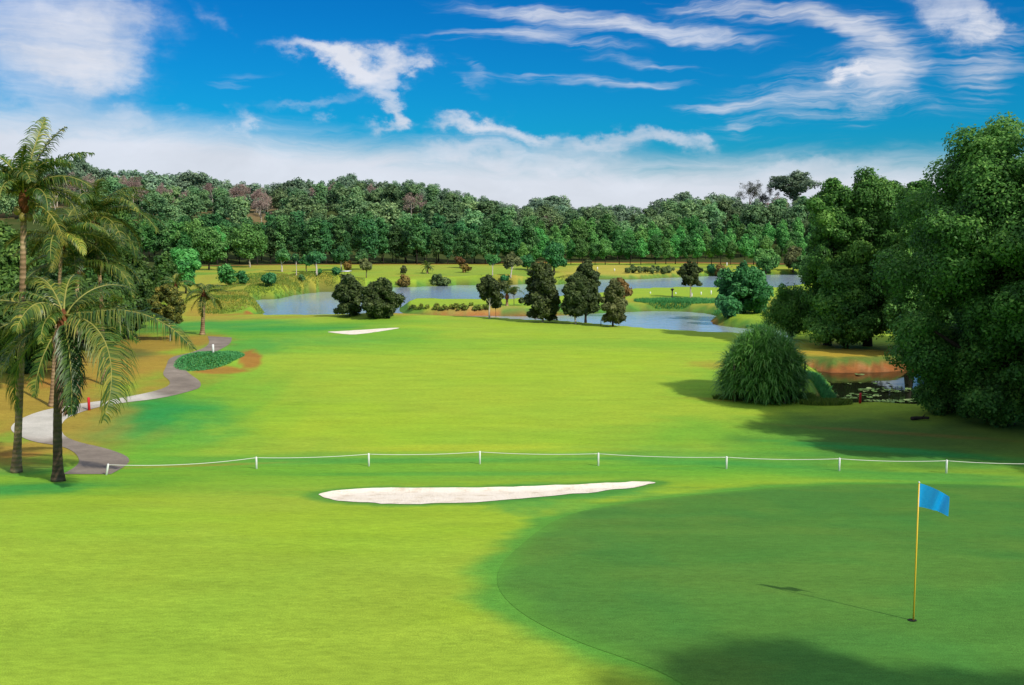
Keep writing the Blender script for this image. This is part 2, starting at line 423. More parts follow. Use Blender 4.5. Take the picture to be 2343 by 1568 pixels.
def build_terrain():
    ys = np.concatenate([np.linspace(12000, 2300, 40), np.linspace(2290, 1570, 80), np.linspace(1568, 640, 470), np.linspace(638, 595, 70)])
    dist = CAMZ * FPX / (ys - HOR)
    dist = np.concatenate([[0.3], dist, np.arange(dist[-1] + 2.5, 460, 2.5), np.geomspace(465, 3500, 24)])
    fine = np.arctan(np.linspace(-.62, .62, 1000))
    ang = np.concatenate([np.linspace(-math.pi, fine[0], 60)[:-1], fine, np.linspace(fine[-1], math.pi, 60)[1:-1]])
    A, D = np.meshgrid(ang, dist)
    X, Y = np.sin(A) * D, np.cos(A) * D
    # straight rows of equal distance ahead read more evenly on flat ground
    Z = H(X, Y)
    V = np.stack([X, Y, Z], -1).reshape(-1, 3)
    nr, nc = X.shape
    i, j = np.meshgrid(np.arange(nr - 1), np.arange(nc), indexing='ij')
    a = i * nc + j; b = i * nc + (j + 1) % nc
    F = np.stack([a, b, b + nc, a + nc], -1).reshape(-1, 4)
    x, y = X.ravel(), Y.ravel(); z = Z.ravel()
    C = np.empty((len(x), 3)); C[:] = (.272, .390, .034)
    lime2, grn, deep, dry, rust = (.312, .432, .030), (.13, .34, .03), (.028, .26, .050), (.33, .215, .036), (.33, .12, .03)
    def lay(w, c):
        C[:] = C * (1 - w[:, None]) + np.array(c) * w[:, None]
    def B(px, py, rx, ry, c, k=1.0, soft=.6, wob=.5):
        lay(k * blob(x, y, px, py, rx, ry, 0, soft, wob, seed=px * .013 + py * .07), c)
    d = np.sqrt(x * x + y * y)
    # fairway streaks
    lay(.55 * sstep(.52, .68, fbm(x / 7, y / 5 + 9, 4)), (.285, .43, .022))
    B(1150, 860, 520, 110, lime2, .55)
    B(350, 1380, 500, 150, lime2, .25)
    # greener band along the rope line and around the bunker
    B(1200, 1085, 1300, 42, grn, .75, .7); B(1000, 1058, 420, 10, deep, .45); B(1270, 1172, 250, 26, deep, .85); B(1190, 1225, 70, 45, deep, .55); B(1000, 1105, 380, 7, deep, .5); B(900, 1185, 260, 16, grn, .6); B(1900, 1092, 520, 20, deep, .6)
    B(700, 1060, 500, 18, deep, .30); B(1500, 1010, 500, 22, grn, .25); B(1100, 1025, 260, 8, (.42, .47, .03), .5)
    B(180, 1160, 250, 40, grn, .7); B(40, 1118, 110, 16, deep, .85); B(0, 1200, 160, 30, deep, .4)
    B(1300, 1240, 90, 60, deep, .45)
    B(650, 1135, 620, 45, grn, .45); B(1700, 1090, 300, 14, grn, .5); B(250, 1330, 260, 60, (.27, .44, .03), .5); B(900, 1400, 300, 60, (.29, .44, .026), .5)
    B(230, 985, 150, 34, deep, .9); B(360, 945, 150, 32, deep, .65); B(340, 1010, 170, 22, deep, .6); B(2050, 1040, 340, 24, deep, .7); B(60, 1185, 150, 24, deep, .7); B(620, 762, 170, 14, deep, .6)
    B(490, 900, 150, 90, grn, .55); B(1780, 1000, 280, 46, grn, .75); B(1650, 1050, 300, 20, deep, .45); B(850, 800, 400, 14, grn, .45); B(1500, 790, 260, 10, grn, .4); B(180, 1110, 260, 16, grn, .6)
    # left rough edge greens
    B(300, 960, 180, 45, deep, .9); B(430, 890, 60, 20, grn, .6); B(330, 1030, 140, 26, grn, .7); B(560, 800, 90, 22, deep, .6)
    B(640, 770, 200, 20, grn, .8); B(700, 755, 140, 10, deep, .7); B(480, 745, 170, 14, deep, .8); B(900, 775, 120, 14, grn, .6)
    B(840, 745, 160, 8, grn, .6); B(560, 735, 60, 6, grn, .5); B(760, 790, 140, 10, deep, .35)
    B(620, 728, 240, 5, dry, .5); B(900, 728, 70, 5, dry, .9)
    # dry rough round the palms and the path
    B(20, 960, 240, 90, dry, .9, .5); B(250, 860, 190, 45, dry, .95, .4); B(330, 800, 110, 34, dry, .95, .4); B(420, 790, 90, 18, dry, .9); B(60, 1050, 130, 40, dry, .8)
    B(30, 1020, 60, 14, grn, .6); B(270, 830, 80, 14, (.06, .10, .03), .7); B(120, 905, 90, 12, rust, .6); B(110, 1070, 70, 12, grn, .5); B(30, 1062, 50, 9, rust, .5)
    B(-150, 800, 420, 60, (.05, .08, .02), .8); B(250, 1080, 50, 5, dry, .3); B(420, 1085, 200, 4, dry, .5)
    B(572, 832, 26, 20, rust, .85, .3, .2); B(505, 858, 60, 8, rust, .8, .3, .2)
    # left bank of the water
    B(520, 705, 90, 20, (.34, .26, .04), .85); B(480, 715, 60, 8, dry, .8); B(560, 715, 50, 5, grn, .7); B(480, 660, 120, 25, (.30, .26, .04), .8)
    B(580, 717, 22, 2.5, rust, .9, .3, .2); B(550, 720, 40, 1.2, rust, .7)
    # land beyond the water
    wd0 = np.where(x > -3, 10.0, 0.0)
    far = sstep(170, 185, y) * (1 - sstep(245, 262, d - wd0))
    lay(far * .8, (.27, .33, .030)); lay(far * .7 * sstep(.46, .60, fbm(x / 18, y / 9, 3)), (.34, .30, .045)); lay(far * .6 * sstep(.52, .66, fbm(x / 14 + 5, y / 8 + 8, 3)), (.11, .27, .035))
    B(700, 650, 90, 10, (.36, .27, .05), .75); B(620, 650, 60, 10, (.33, .22, .05), .7); B(720, 628, 130, 3, (.22, .36, .04), .8); B(1000, 622, 220, 8, (.26, .33, .04), .7)
    B(1180, 643, 60, 8, (.36, .27, .05), .8); B(1330, 632, 50, 9, (.40, .34, .06), .8); B(1480, 626, 130, 7, (.40, .33, .06), .8); B(1400, 613, 40, 3, (.42, .40, .24), .8)
    B(1290, 653, 30, 3, (.36, .26, .16), .8); B(1250, 611, 350, 2.6, (.16, .14, .04), .7); B(1400, 604, 320, 2, (.30, .38, .04), .9); B(1000, 613, 300, 2, rust, .35)
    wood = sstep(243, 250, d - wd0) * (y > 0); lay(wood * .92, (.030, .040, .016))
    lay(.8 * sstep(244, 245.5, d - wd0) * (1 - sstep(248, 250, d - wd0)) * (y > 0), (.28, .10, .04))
    hillb = sstep(308, 318, d) * (y > 0) * (np.arctan2(x, y) < -.22) * sstep(.4, .6, fbm(x / 12, y / 12, 3)); lay(hillb * .8, (.22, .15, .07))
    # peninsula and its red bank
    B(1100, 706, 150, 6, (.42, .27, .10), .8, .4); B(1500, 690, 140, 8, (.33, .30, .035), .8); B(1450, 703, 220, 9, (.05, .25, .05), .8); B(1050, 715.5, 240, 4.5, (.05, .27, .05), 1.0, .5, .2)
    B(1690, 690, 90, 10, (.36, .25, .05), .7); B(1700, 742, 70, 7, (.10, .06, .025), .9); B(1720, 735, 50, 5, (.04, .17, .04), .6)
    gs = sdf(GREEN, x, y)
    bs = sdf(B1, x, y); lay((1 - sstep(.15, .8, bs + .5 * (fbm(x * 1.2, y * 1.2, 3) - .5))) * .8, (.07, .24, .035))
    lay(.92 * (1 - sstep(.1, .9, gs + .9 * (fbm(x * .5, y * 1.1, 4) - .5))), (.09, .285, .036))
    # right bank; tree shade on the rough painted in as dark green
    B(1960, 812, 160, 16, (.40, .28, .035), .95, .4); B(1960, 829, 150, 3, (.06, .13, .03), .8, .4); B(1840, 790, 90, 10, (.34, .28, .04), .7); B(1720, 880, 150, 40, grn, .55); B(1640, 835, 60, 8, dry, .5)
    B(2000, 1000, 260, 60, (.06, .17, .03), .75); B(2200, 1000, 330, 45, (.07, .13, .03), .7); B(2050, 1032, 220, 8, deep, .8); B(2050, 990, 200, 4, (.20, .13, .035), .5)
    B(1690, 915, 120, 4, rust, .4); B(1885, 890, 34, 26, (.10, .22, .05), .8); B(1895, 905, 25, 10, rust, .7)
    # bare banks
    low = 1 - sstep(-.28, -.05, z)
    nb = fbm(x * .5, y * .5, 3)
    c1 = blob(x, y, 1250, 716, 420, 16, 0, .2, 0); c2 = 0 * c1
    low2 = 1 - sstep(-.62, -.42, z)
    lay(np.clip(low2 * c1 + low * c2, 0, 1) * (0.6 + .4 * sstep(.4, .6, nb)), (.38, .105, .032))
    lay(low * (1 - np.clip(c1 * low2 + c2, 0, 1)) * .8, (.07, .20, .035))
    s2 = np.full(x.shape, 99.0); nr2 = (np.abs(x - P(2050, 870, WZ)[0]) < 22) & (np.abs(y - P(2050, 870, WZ)[1]) < 30); s2[nr2] = sdf(POND2, x[nr2], y[nr2])
    s2 = s2 + .5 * (nb - .5); up = sstep(0, 4, y - P(1990, 872, WZ)[1])
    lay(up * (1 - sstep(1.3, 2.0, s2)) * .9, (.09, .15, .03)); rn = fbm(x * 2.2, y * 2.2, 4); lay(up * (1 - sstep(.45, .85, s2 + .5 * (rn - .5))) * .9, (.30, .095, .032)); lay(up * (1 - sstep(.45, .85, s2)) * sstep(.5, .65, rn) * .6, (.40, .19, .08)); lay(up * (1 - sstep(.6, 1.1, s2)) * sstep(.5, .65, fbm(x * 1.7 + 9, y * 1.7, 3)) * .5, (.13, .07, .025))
    wet = 1 - sstep(WZ - .1, WZ + .12, z); lay(wet * .6, (.09, .05, .025))
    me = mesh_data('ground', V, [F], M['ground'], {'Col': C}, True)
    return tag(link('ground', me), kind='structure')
build_terrain()

def inpoly(poly, x, y): return sdf(poly, x, y) < 0

def sheet(name, poly, off, mat, res, attr=None, zfun=None):
    """a sheet that follows the terrain inside a world outline"""
    poly = np.array(poly, float)
    n = len(poly); pts = []
    for a, b in zip(poly, np.roll(poly, -1, 0)):
        k = max(1, int(np.linalg.norm(b - a) / res))
        pts += [a + (b - a) * i / k for i in range(k)]
    nb = len(pts); pa = np.array(pts)
    gx = np.arange(pa[:, 0].min(), pa[:, 0].max(), res); gy = np.arange(pa[:, 1].min(), pa[:, 1].max(), res)
    X, Y = np.meshgrid(gx, gy); X = X.ravel() + RNG.uniform(-.15, .15, X.size) * res; Y = Y.ravel()
    k = sdf(poly, X, Y) < -res * .4
    allp = [Vector(p) for p in pts] + [Vector((a, b)) for a, b in zip(X[k], Y[k])]
    r = delaunay_2d_cdt(allp, [(i, (i + 1) % nb) for i in range(nb)], [], 1, 1e-5)
    v = np.array([tuple(p) for p in r[0]]); f = np.array([t for t in r[2] if len(t) == 3])
    z = (zfun(v[:, 0], v[:, 1]) if zfun else H(v[:, 0], v[:, 1])) + off
    a = b = None
    e1 = v[f[:, 1]] - v[f[:, 0]]; e2 = v[f[:, 2]] - v[f[:, 0]]
    flip = (e1[:, 0] * e2[:, 1] - e1[:, 1] * e2[:, 0]) < 0
    f[flip] = f[flip][:, ::-1]
    me = mesh_data(name, np.column_stack([v, z]), [f], mat, attr(v[:, 0], v[:, 1]) if attr else None, True)
    return tag(link(name, me), kind='structure')

# ponds as water sheets
def water(name, poly, mat):
    p = np.array(poly); x0, x1, y0, y1 = p[:, 0].min() - 3, p[:, 0].max() + 3, p[:, 1].min() - 3, p[:, 1].max() + 3
    V = np.array([(x0, y0, WZ), (x1, y0, WZ), (x1, y1, WZ), (x0, y1, WZ)])
    return tag(link(name, mesh_data(name, V, [np.array([[0, 1, 2, 3]])], mat)), kind='structure')
water('pond_water', POND1, M['water']); water('lily_pond_water', POND2, M['dark_water'])

# putting green
def green_cols(x, y):
    c = np.empty((len(x), 3)); c[:] = (.080, .205, .032)
    w = sstep(.45, .65, fbm(x / 2.2, y / 2.2, 4))[:, None] * .45; c = c * (1 - w) + np.array((.052, .185, .034)) * w
    w = sstep(.5, .7, fbm(x / 3 + 9, y / 1.5 + 4, 3))[:, None] * .4; c = c * (1 - w) + np.array((.12, .22, .033)) * w
    s = -sdf(GREEN, x, y)
    w = (1 - sstep(0, .55, s + .8 * (fbm(x * .5, y * 1.1, 4) - .5)))[:, None] * .7; c = c * (1 - w) + np.array((.10, .275, .033)) * w
    return {'Col': c}
sheet('putting_green', GREEN, .006, M['green'], .28, green_cols)

# cart path
def z2(l): return gp([(a * .2988, 663.9 + b * .2988) for a, b in l])
PL = z2([(1590, 355), (1612, 425), (1460, 480), (1292, 525), (1275, 580), (1240, 650), (1296, 690), (1305, 730), (1200, 775), (900, 835), (680, 862), (500, 890), (300, 930), (150, 990),
         (85, 1040), (85, 1080), (130, 1110), (250, 1165), (470, 1195), (570, 1240), (612, 1300), (590, 1350), (480, 1412)])
PR = z2([(1775, 365), (1770, 412), (1660, 470), (1480, 512), (1400, 550), (1400, 595), (1460, 650), (1535, 700), (1540, 742), (1500, 765), (1250, 830), (900, 868), (700, 910), (530, 970),
         (476, 1015), (470, 1070), (490, 1120), (590, 1165), (800, 1210), (950, 1260), (998, 1300), (970, 1345), (850, 1412)])
def open_smooth(p, it=2):
    p = np.array(p, float)
    for _ in range(it):
        q = [p[0]]
        for a, b in zip(p[:-1], p[1:]): q += [a * .75 + b * .25, a * .25 + b * .75]
        p = np.array(q + [p[-1]])
    return p
PATHPOLY = np.vstack([open_smooth(PL), open_smooth(PR)[::-1]])
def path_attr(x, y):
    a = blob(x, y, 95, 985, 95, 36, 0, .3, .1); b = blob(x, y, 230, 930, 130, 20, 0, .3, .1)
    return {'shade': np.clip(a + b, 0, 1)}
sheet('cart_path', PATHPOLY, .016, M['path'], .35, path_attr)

def bunker(name, poly, res):
    return sheet(name, poly, .012, M['sand'], res)
bunker('sand_bunker', B1, .2); bunker('far_sand_bunker', B2, .3)

# ------------------------------------------------------------------ foliage builders
def unit(v): return v / (np.linalg.norm(v, axis=-1, keepdims=True) + 1e-9)

def leaf_quads(pos, nor, size, aspect, rng):
    r = rng.normal(size=pos.shape); t = unit(np.cross(nor, r)); b = np.cross(nor, t)
    s = (size * rng.uniform(.65, 1.35, len(pos)))[:, None]
    return np.stack([pos - t * s, pos + b * s * aspect - t * s * .15, pos + t * s, pos - b * s * aspect - t * s * .15], 1).reshape(-1, 3)

def crown_mesh(clumps, n, leaf, rng, aspect=.55, flat=.85, up=.35, rnd=.75, inner=.35, droop=0.0, lift=.25):
    """clumps: (k,4) centre and radius. Leaves lie in ragged shells round the clumps."""
    c = np.asarray(clumps, float); w = c[:, 3] ** 2; w = w / w.sum()
    idx = rng.choice(len(c), n, p=w)
    d = unit(rng.normal(size=(n, 3)) + np.array([0, 0, .25]))
    rr = c[idx, 3] * np.where(rng.random(n) < inner, rng.random(n) ** .5 * .8, rng.normal(.95, .11, n))
    # lumps within a clump
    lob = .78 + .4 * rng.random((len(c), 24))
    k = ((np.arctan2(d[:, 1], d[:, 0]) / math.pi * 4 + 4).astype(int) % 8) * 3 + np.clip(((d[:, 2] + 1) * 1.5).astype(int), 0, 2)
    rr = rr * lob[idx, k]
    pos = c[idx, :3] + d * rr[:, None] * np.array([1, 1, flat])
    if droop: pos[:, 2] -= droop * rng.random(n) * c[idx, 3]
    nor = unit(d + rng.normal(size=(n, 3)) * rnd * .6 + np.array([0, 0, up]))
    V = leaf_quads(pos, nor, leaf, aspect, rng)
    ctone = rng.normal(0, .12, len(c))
    sh = np.clip(.45 + ctone[idx] + rng.normal(0, .17, n) + lift * d[:, 2] * .5 + .18 * (lob[idx, k] - 1), 0, 1)  # clump tops and bulges coloured lighter, as if lit from above
    return V, np.arange(n * 4).reshape(-1, 4), np.repeat(sh, 4)

PROF = {
    'dome': lambda t: np.sqrt(np.clip(1 - (np.clip(t, 0, 1) * 1.0 - .12) ** 2, 0, 1)) * np.minimum(1, .55 + t * 2.5),
    'ball': lambda t: np.sqrt(np.clip(1 - (2 * t - 1) ** 2, 0.02, 1)),
    'column': lambda t: np.minimum(1, .80 + 1.2 * t) * np.clip(1.22 - .62 * t ** 3, .3, 1),
    'cone': lambda t: np.clip(1.05 - .9 * t, .12, 1) * np.minimum(1, .5 + 4 * t),
    'egg': lambda t: np.sqrt(np.clip(1 - ((t - .38) / .64) ** 2, .03, 1)),
    'umbrella': lambda t: np.minimum(1, .25 + 2.2 * t) * np.sqrt(np.clip(1.05 - t ** 4, 0, 1)),
    'full': lambda t: np.clip(np.minimum(.75 + 1.2 * t, 1.0), 0, 1) * np.sqrt(np.clip(1 - np.clip((t - .55) / .5, 0, 1) ** 3.2, .05, 1)),
    'tall': lambda t: np.sqrt(np.clip(1 - ((t - .45) / .60) ** 2, .05, 1)),
}

def make_clumps(rng, w, z0, z1, prof, k, rc, fill=.85):
    """clump spheres gathered in uneven boughs inside a crown of width w between z0 and z1"""
    out = []
    h = z1 - z0
    nl = max(3, int(round(k / 4)))
    for i in range(nl):
        t = (i + rng.random()) / nl
        R = float(PROF[prof](np.array(t))) * w / 2
        rl = rc * rng.uniform(1.25, 2.0)
        a = i * 2.399 + rng.normal(0, .5); q = math.sqrt(rng.uniform(.10, 1)) * max(0.0, R - rl * fill)
        z = z0 + rl * .75 + t * max(.01, h - 1.6 * rl)
        c = np.array([q * math.cos(a), q * math.sin(a), z])
        for m in range(max(3, int(round(k / nl)))):
            d = unit(rng.normal(size=3) + np.array([0, 0, .2]))
            out.append((*(c + d * rl * rng.uniform(.45, .95) * np.array([1, 1, .85])), rl * rng.uniform(.24, .55)))
        out.append((*c, rl * .62))
    return np.array(out)

def trunk_mesh(rng, height, rad, clumps, mat, k=10, limbs=8, lean=(0, 0), top=.75, double=False):
    mb = MB()
    n = 8; t = np.linspace(0, 1, n)
    wob = rng.normal(0, rad * .35, (n, 2)); wob[0] = 0
    pts = np.column_stack([lean[0] * t + np.cumsum(wob[:, 0]) * .5, lean[1] * t + np.cumsum(wob[:, 1]) * .5, -.25 + (height * top + .25) * t])
    rr = rad * (1 - .72 * t); rr[0] *= 1.35
    mb.tube(pts, rr, k)
    cl = np.asarray(clumps)
    if len(cl):
        for i in rng.choice(len(cl), min(limbs, len(cl)), replace=False):
            c = cl[i, :3]; s = np.clip((c[2] * .62) / (height * top), .15, .95)
            b = np.array([np.interp(s, t, pts[:, q]) for q in range(3)])
            m = (b + c) / 2 + np.array([0, 0, -.06 * np.linalg.norm(c - b)])
            r0 = rad * (1 - .7 * s) * .55
            mb.tube([b, m, c], [r0, r0 * .6, r0 * .25], 6, False)
    return mb.data('trunk', mat)

def tree_data(seed, height, width, bottom, prof, k, rc, n, leaf, leafmat, barkmat=None, rad=None, limbs=10, **kw):
    rng = np.random.default_rng(seed)
    tk = {q: kw.pop(q) for q in ('lean', 'ttop') if q in kw}
    if 'ttop' in tk: tk['top'] = tk.pop('ttop')
    fill = kw.pop('fill', .85)
    cl = make_clumps(rng, width, bottom, height, prof, k, rc, fill)
    if 'lean' in tk: cl[:, 0] += tk['lean'][0] * cl[:, 2] / height
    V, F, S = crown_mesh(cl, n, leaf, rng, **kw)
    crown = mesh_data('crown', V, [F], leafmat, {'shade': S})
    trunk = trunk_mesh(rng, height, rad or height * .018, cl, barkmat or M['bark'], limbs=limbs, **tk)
    return crown, trunk

def put_tree(name, data, loc, label, cat='tree', group=None, rz=0.0, scale=(1, 1, 1)):
    r = empty(name, loc, label, cat, group, rz); r.scale = scale
    link('trunk', data[1], r); link('crown', data[0], r)
    return r

def px_tree(name, bx, by, top, w, label, prof='dome', bot=None, seed=1, n=6000, leaf=.2, k=24, rc=None, mat='forest', bark=None, rad=None, group=None, cat='tree', base=None, **kw):
    """a tree read from the photo: base point, top line, crown width and crown bottom line"""
    b = G(bx, by) if base is None else base
    m = depth(b) / FPX
    h = (by - top) * m * 1.0; wd = w * m
    zb = (by - bot) * m if bot is not None else h * .2
    rc = rc * m if rc else wd * .2
    d = tree_data(seed, h, wd, zb, prof, k, rc, n, leaf, M[mat], M[bark] if bark else None, rad, **kw)
    return put_tree(name, d, b, label, cat, group)

# ------------------------------------------------------------------ big trees on the right
px_tree('broadleaf_tree', 2296, 968, 298, 520, 'largest dark green tree overhanging the lily pond', 'full', 950, 5, 340000, .085, 300, 54, 'big', 'dark_bark', .42, limbs=26, rnd=.8, inner=.22, fill=.6)
px_tree('broadleaf_tree', 1985, 792, 386, 190, 'tall dense green tree with twin rounded tops behind the sunlit dry bank', 'tall', 785, 6, 130000, .105, 130, 30, 'big', 'dark_bark', .3, limbs=16, inner=.22, fill=.8)
px_tree('broadleaf_tree', 1893, 790, 402, 150, 'narrower tall green tree at the lake side of the dense right-hand clump', 'tall', 785, 8, 95000, .105, 110, 25, 'big', 'dark_bark', .26, limbs=14, inner=.22, fill=.8)
px_tree('broadleaf_tree', 2085, 800, 455, 220, 'shorter broad green tree filling the gap between the two tallest right-hand trees', 'full', 795, 9, 100000, .105, 110, 32, 'big', 'dark_bark', .28, limbs=14, inner=.22)
px_tree('broadleaf_tree', 2400, 880, 295, 330, 'tall green tree cut by the frame edge behind the largest tree', 'full', 860, 10, 100000, .12, 120, 46, 'big', 'dark_bark', .34, limbs=14, inner=.22, fill=.8)
px_tree('broadleaf_tree', 2180, 850, 600, 210, 'low dark tree tucked beneath the big right-hand crowns', 'dome', 848, 12, 60000, .105, 80, 34, 'big', 'dark_bark', .2, limbs=8, inner=.25)
px_tree('broadleaf_tree', 1935, 797, 600, 190, 'low bushy dark tree skirting the foot of the twin-topped tree', 'dome', 796, 13, 60000, .11, 90, 26, 'big', 'dark_bark', .2, limbs=8, inner=.25)
px_tree('shrub', 2285, 974, 850, 190, 'dark undergrowth bush wrapped round the trunk of the largest tree', 'dome', 972, 14, 40000, .085, 60, 34, 'big', 'dark_bark', .1, limbs=6, inner=.25, cat='shrub')
px_tree('shrub', 2150, 945, 868, 110, 'dark bush at the lily pond edge under the largest tree', 'dome', 942, 15, 20000, .085, 40, 24, 'big', 'dark_bark', .08, limbs=6, inner=.25, cat='shrub')
px_tree('broadleaf_tree', 2078, 835, 408, 130, 'slender tree joining the twin-topped tree to the largest tree', 'tall', 790, 16, 70000, .10, 90, 24, 'big', 'dark_bark', .24, limbs=10, inner=.22, fill=.6)
# unseen trees placed right of the frame so their shade crosses the fairway
big_dup = tree_data(31, 12.5, 10.5, 1.6, 'tall', 60, 1.35, 26000, .2, M['big'], M['dark_bark'], .35, limbs=12, inner=.3)
for i, (x, y, s) in enumerate([(27.5, 33.5, 1.35), (34.5, 36.5, 1.05), (33.0, 29.0, 1.1)]):
    put_tree('offscreen_shade_tree', big_dup, onground(x, y), 'unseen broad shade tree beyond the right edge of the green', 'tree', 'unseen shade trees beyond the right edge', rz=i * 1.3, scale=(s, s, s))

put_tree('unseen_shade_tree', tree_data(33, 18, 11, 11, 'dome', 70, 1.3, 30000, .2, M['big'], M['dark_bark'], .35, limbs=12, inner=.3), onground(18.5, -.8), 'unseen high-crowned tree added to shade the near end of the putting green')  # added out of view; high crown shaped for the shadow it throws
# ------------------------------------------------------------------ pandanus
def strap_bush(name, bx, by, top, w, label, seed, heads, per, length, mat, low=.05):
    b = G(bx, by); m = depth(b) / FPX; R = w * m / 2; Hh = (by - top) * m
    rng = np.random.default_rng(seed)
    mb = MB()
    pos = []
    for i in range(heads):
        t = (i + .5) / heads; z = low + (1 - low) * t ** .9
        a = i * 2.399 + rng.normal(0, .3)
        q = math.sqrt(max(0, 1 - (z - .22) ** 2 / .62)) if z > .22 else .96
        q *= rng.uniform(.72, .95)
        pos.append((R * .78 * q * math.cos(a), R * .78 * q * math.sin(a), Hh * .80 * z * rng.uniform(.93, 1.03)))
    pos = np.array(pos)
    n = heads * per
    idx = np.repeat(np.arange(heads), per)
    c = pos[idx]; out = unit(np.column_stack([pos[:, 0], pos[:, 1], pos[:, 2] * .5]))[idx]
    d = unit(rng.normal(size=(n, 3)) * .75 + out * .55 + np.array([0, 0, .75]))
    L = length * rng.uniform(.65, 1.25, n)
    seg = 5; wd = .032 * rng.uniform(.8, 1.3, n)
    side = unit(np.cross(d, np.array([0, 0, 1.0])) + 1e-6)
    pts = []; p = c.copy(); cur = d.copy()
    for s in range(seg + 1):
        taper = (1 - (s / seg) ** 2 * .92)
        pts.append(np.stack([p - side * (wd * taper)[:, None], p + side * (wd * taper)[:, None]], 1))
        p = p + cur * (L / seg)[:, None]
        cur = unit(cur + np.array([0, 0, -.30]) * (s + 1) / 2)
        p[:, 2] = np.maximum(p[:, 2], .03)
    V = np.stack(pts, 1).reshape(-1, 3)      # n, seg+1, 2
    base = np.arange(n)[:, None] * (seg + 1) * 2 + np.arange(seg)[None] * 2
    F = np.stack([base, base + 1, base + 3, base + 2], -1).reshape(-1, 4)
    tone = np.clip(.45 + rng.normal(0, .2, n) + .25 * (c[:, 2] / Hh - .5), 0, 1)  # upper heads coloured lighter, lower ones darker, imitating light from above
    S = np.repeat(tone, (seg + 1) * 2)
    r = empty(name, b, label, 'bush')
    link('leaves', mesh_data('leaves', V, [F], M[mat], {'shade': S}), r)
    st_ = MB()
    for i in range(14):
        a = i * 2.399; q = R * .75 * math.sqrt((i + .5) / 14)
        st_.tube([(q * math.cos(a), q * math.sin(a), -.1), (q * 1.05 * math.cos(a), q * 1.05 * math.sin(a), Hh * .5)], [.07, .045], 6)
    st_.build('stems', M['bark'], r)
    return r
strap_bush('screw_pine_bush', 1745, 911, 742, 236, 'large domed bush of long drooping strap leaves beside the pond', 3, 300, 34, 1.0, 'pandan')
px_tree('weeping_tree', 1808, 778, 636, 116, 'dark weeping tree with hanging foliage behind the strap-leaved bush', 'dome', 760, 15, 30000, .16, 30, 24, 'big', 'dark_bark', .2, limbs=8, aspect=.2, droop=1.2, inner=.3)

# ------------------------------------------------------------------ palms
def frond(rng, length, elev, bend, leaflet=.75, yellow=0.0, n=46, dead=False, droopk=1.0):
    """one feather frond along +x; returns leaflet and stalk meshes"""
    k = 22; s = np.linspace(0, 1, k)
    ang = elev - bend * s ** 1.25
    step = length / (k - 1)
    x = np.concatenate([[0], np.cumsum(np.cos(ang[:-1]) * step)]); z = np.concatenate([[0], np.cumsum(np.sin(ang[:-1]) * step)])
    yv = .10 * length * rng.normal() * s ** 2
    pts = np.column_stack([x, yv, z])
    st_ = MB(); st_.tube(pts, .035 * (1 - s * .85) + .004, 6, True)
    V = []; F = []; S = []
    q = 0
    tw = rng.normal(0, .25); droopk = droopk * rng.uniform(.7, 1.35)
    for i in range(n):
        f = .10 + .90 * (i + .5) / n
        p = np.array([np.interp(f, s, pts[:, c]) for c in range(3)])
        a = np.interp(f, s, ang)
        t = np.array([math.cos(a), 0, math.sin(a)])
        up = np.array([-math.sin(a), 0, math.cos(a)])
        ln = leaflet * (math.sin(math.pi * min(1, .18 + .80 * f)) ** .7 + .08)
        for sd in (-1, 1):
            if rng.random() < .09: continue
            side = np.array([0, sd, 0])
            d = t * .55 + side * (.85 + .1 * rng.normal()) + up * (.18 + sd * tw * .5 + .12 * rng.normal())
            d = d / np.linalg.norm(d)
            w = .022 * rng.uniform(.8, 1.2)
            l = ln * rng.uniform(.7, 1.15)
            pp = p.copy(); cur = d.copy(); row = []
            for g in range(4):
                wdir = np.cross(cur, up); wdir /= np.linalg.norm(wdir) + 1e-9
                ww = w * (1, .95, .6, .05)[g]
                row += [pp - wdir * ww, pp + wdir * ww]
                pp = pp + cur * l / 3
                cur = cur + np.array([0, 0, -(.30 + .28 * g) * droopk * rng.uniform(.7, 1.4)]); cur /= np.linalg.norm(cur)
            V += row; F += [(q + 2 * g, q + 2 * g + 1, q + 2 * g + 3, q + 2 * g + 2) for g in range(3)]
            tone = np.clip(.36 + yellow + .20 * rng.normal() + (.25 if f > .8 else 0) * yellow, 0, 1)
            S += [tone] * 8; q += 8
    return mesh_data('leaflets', np.array(V), [np.array(F)], M['palm_dead' if dead else 'palm'], {'shade': np.array(S)}), st_.data('stalk', M['rachis'])

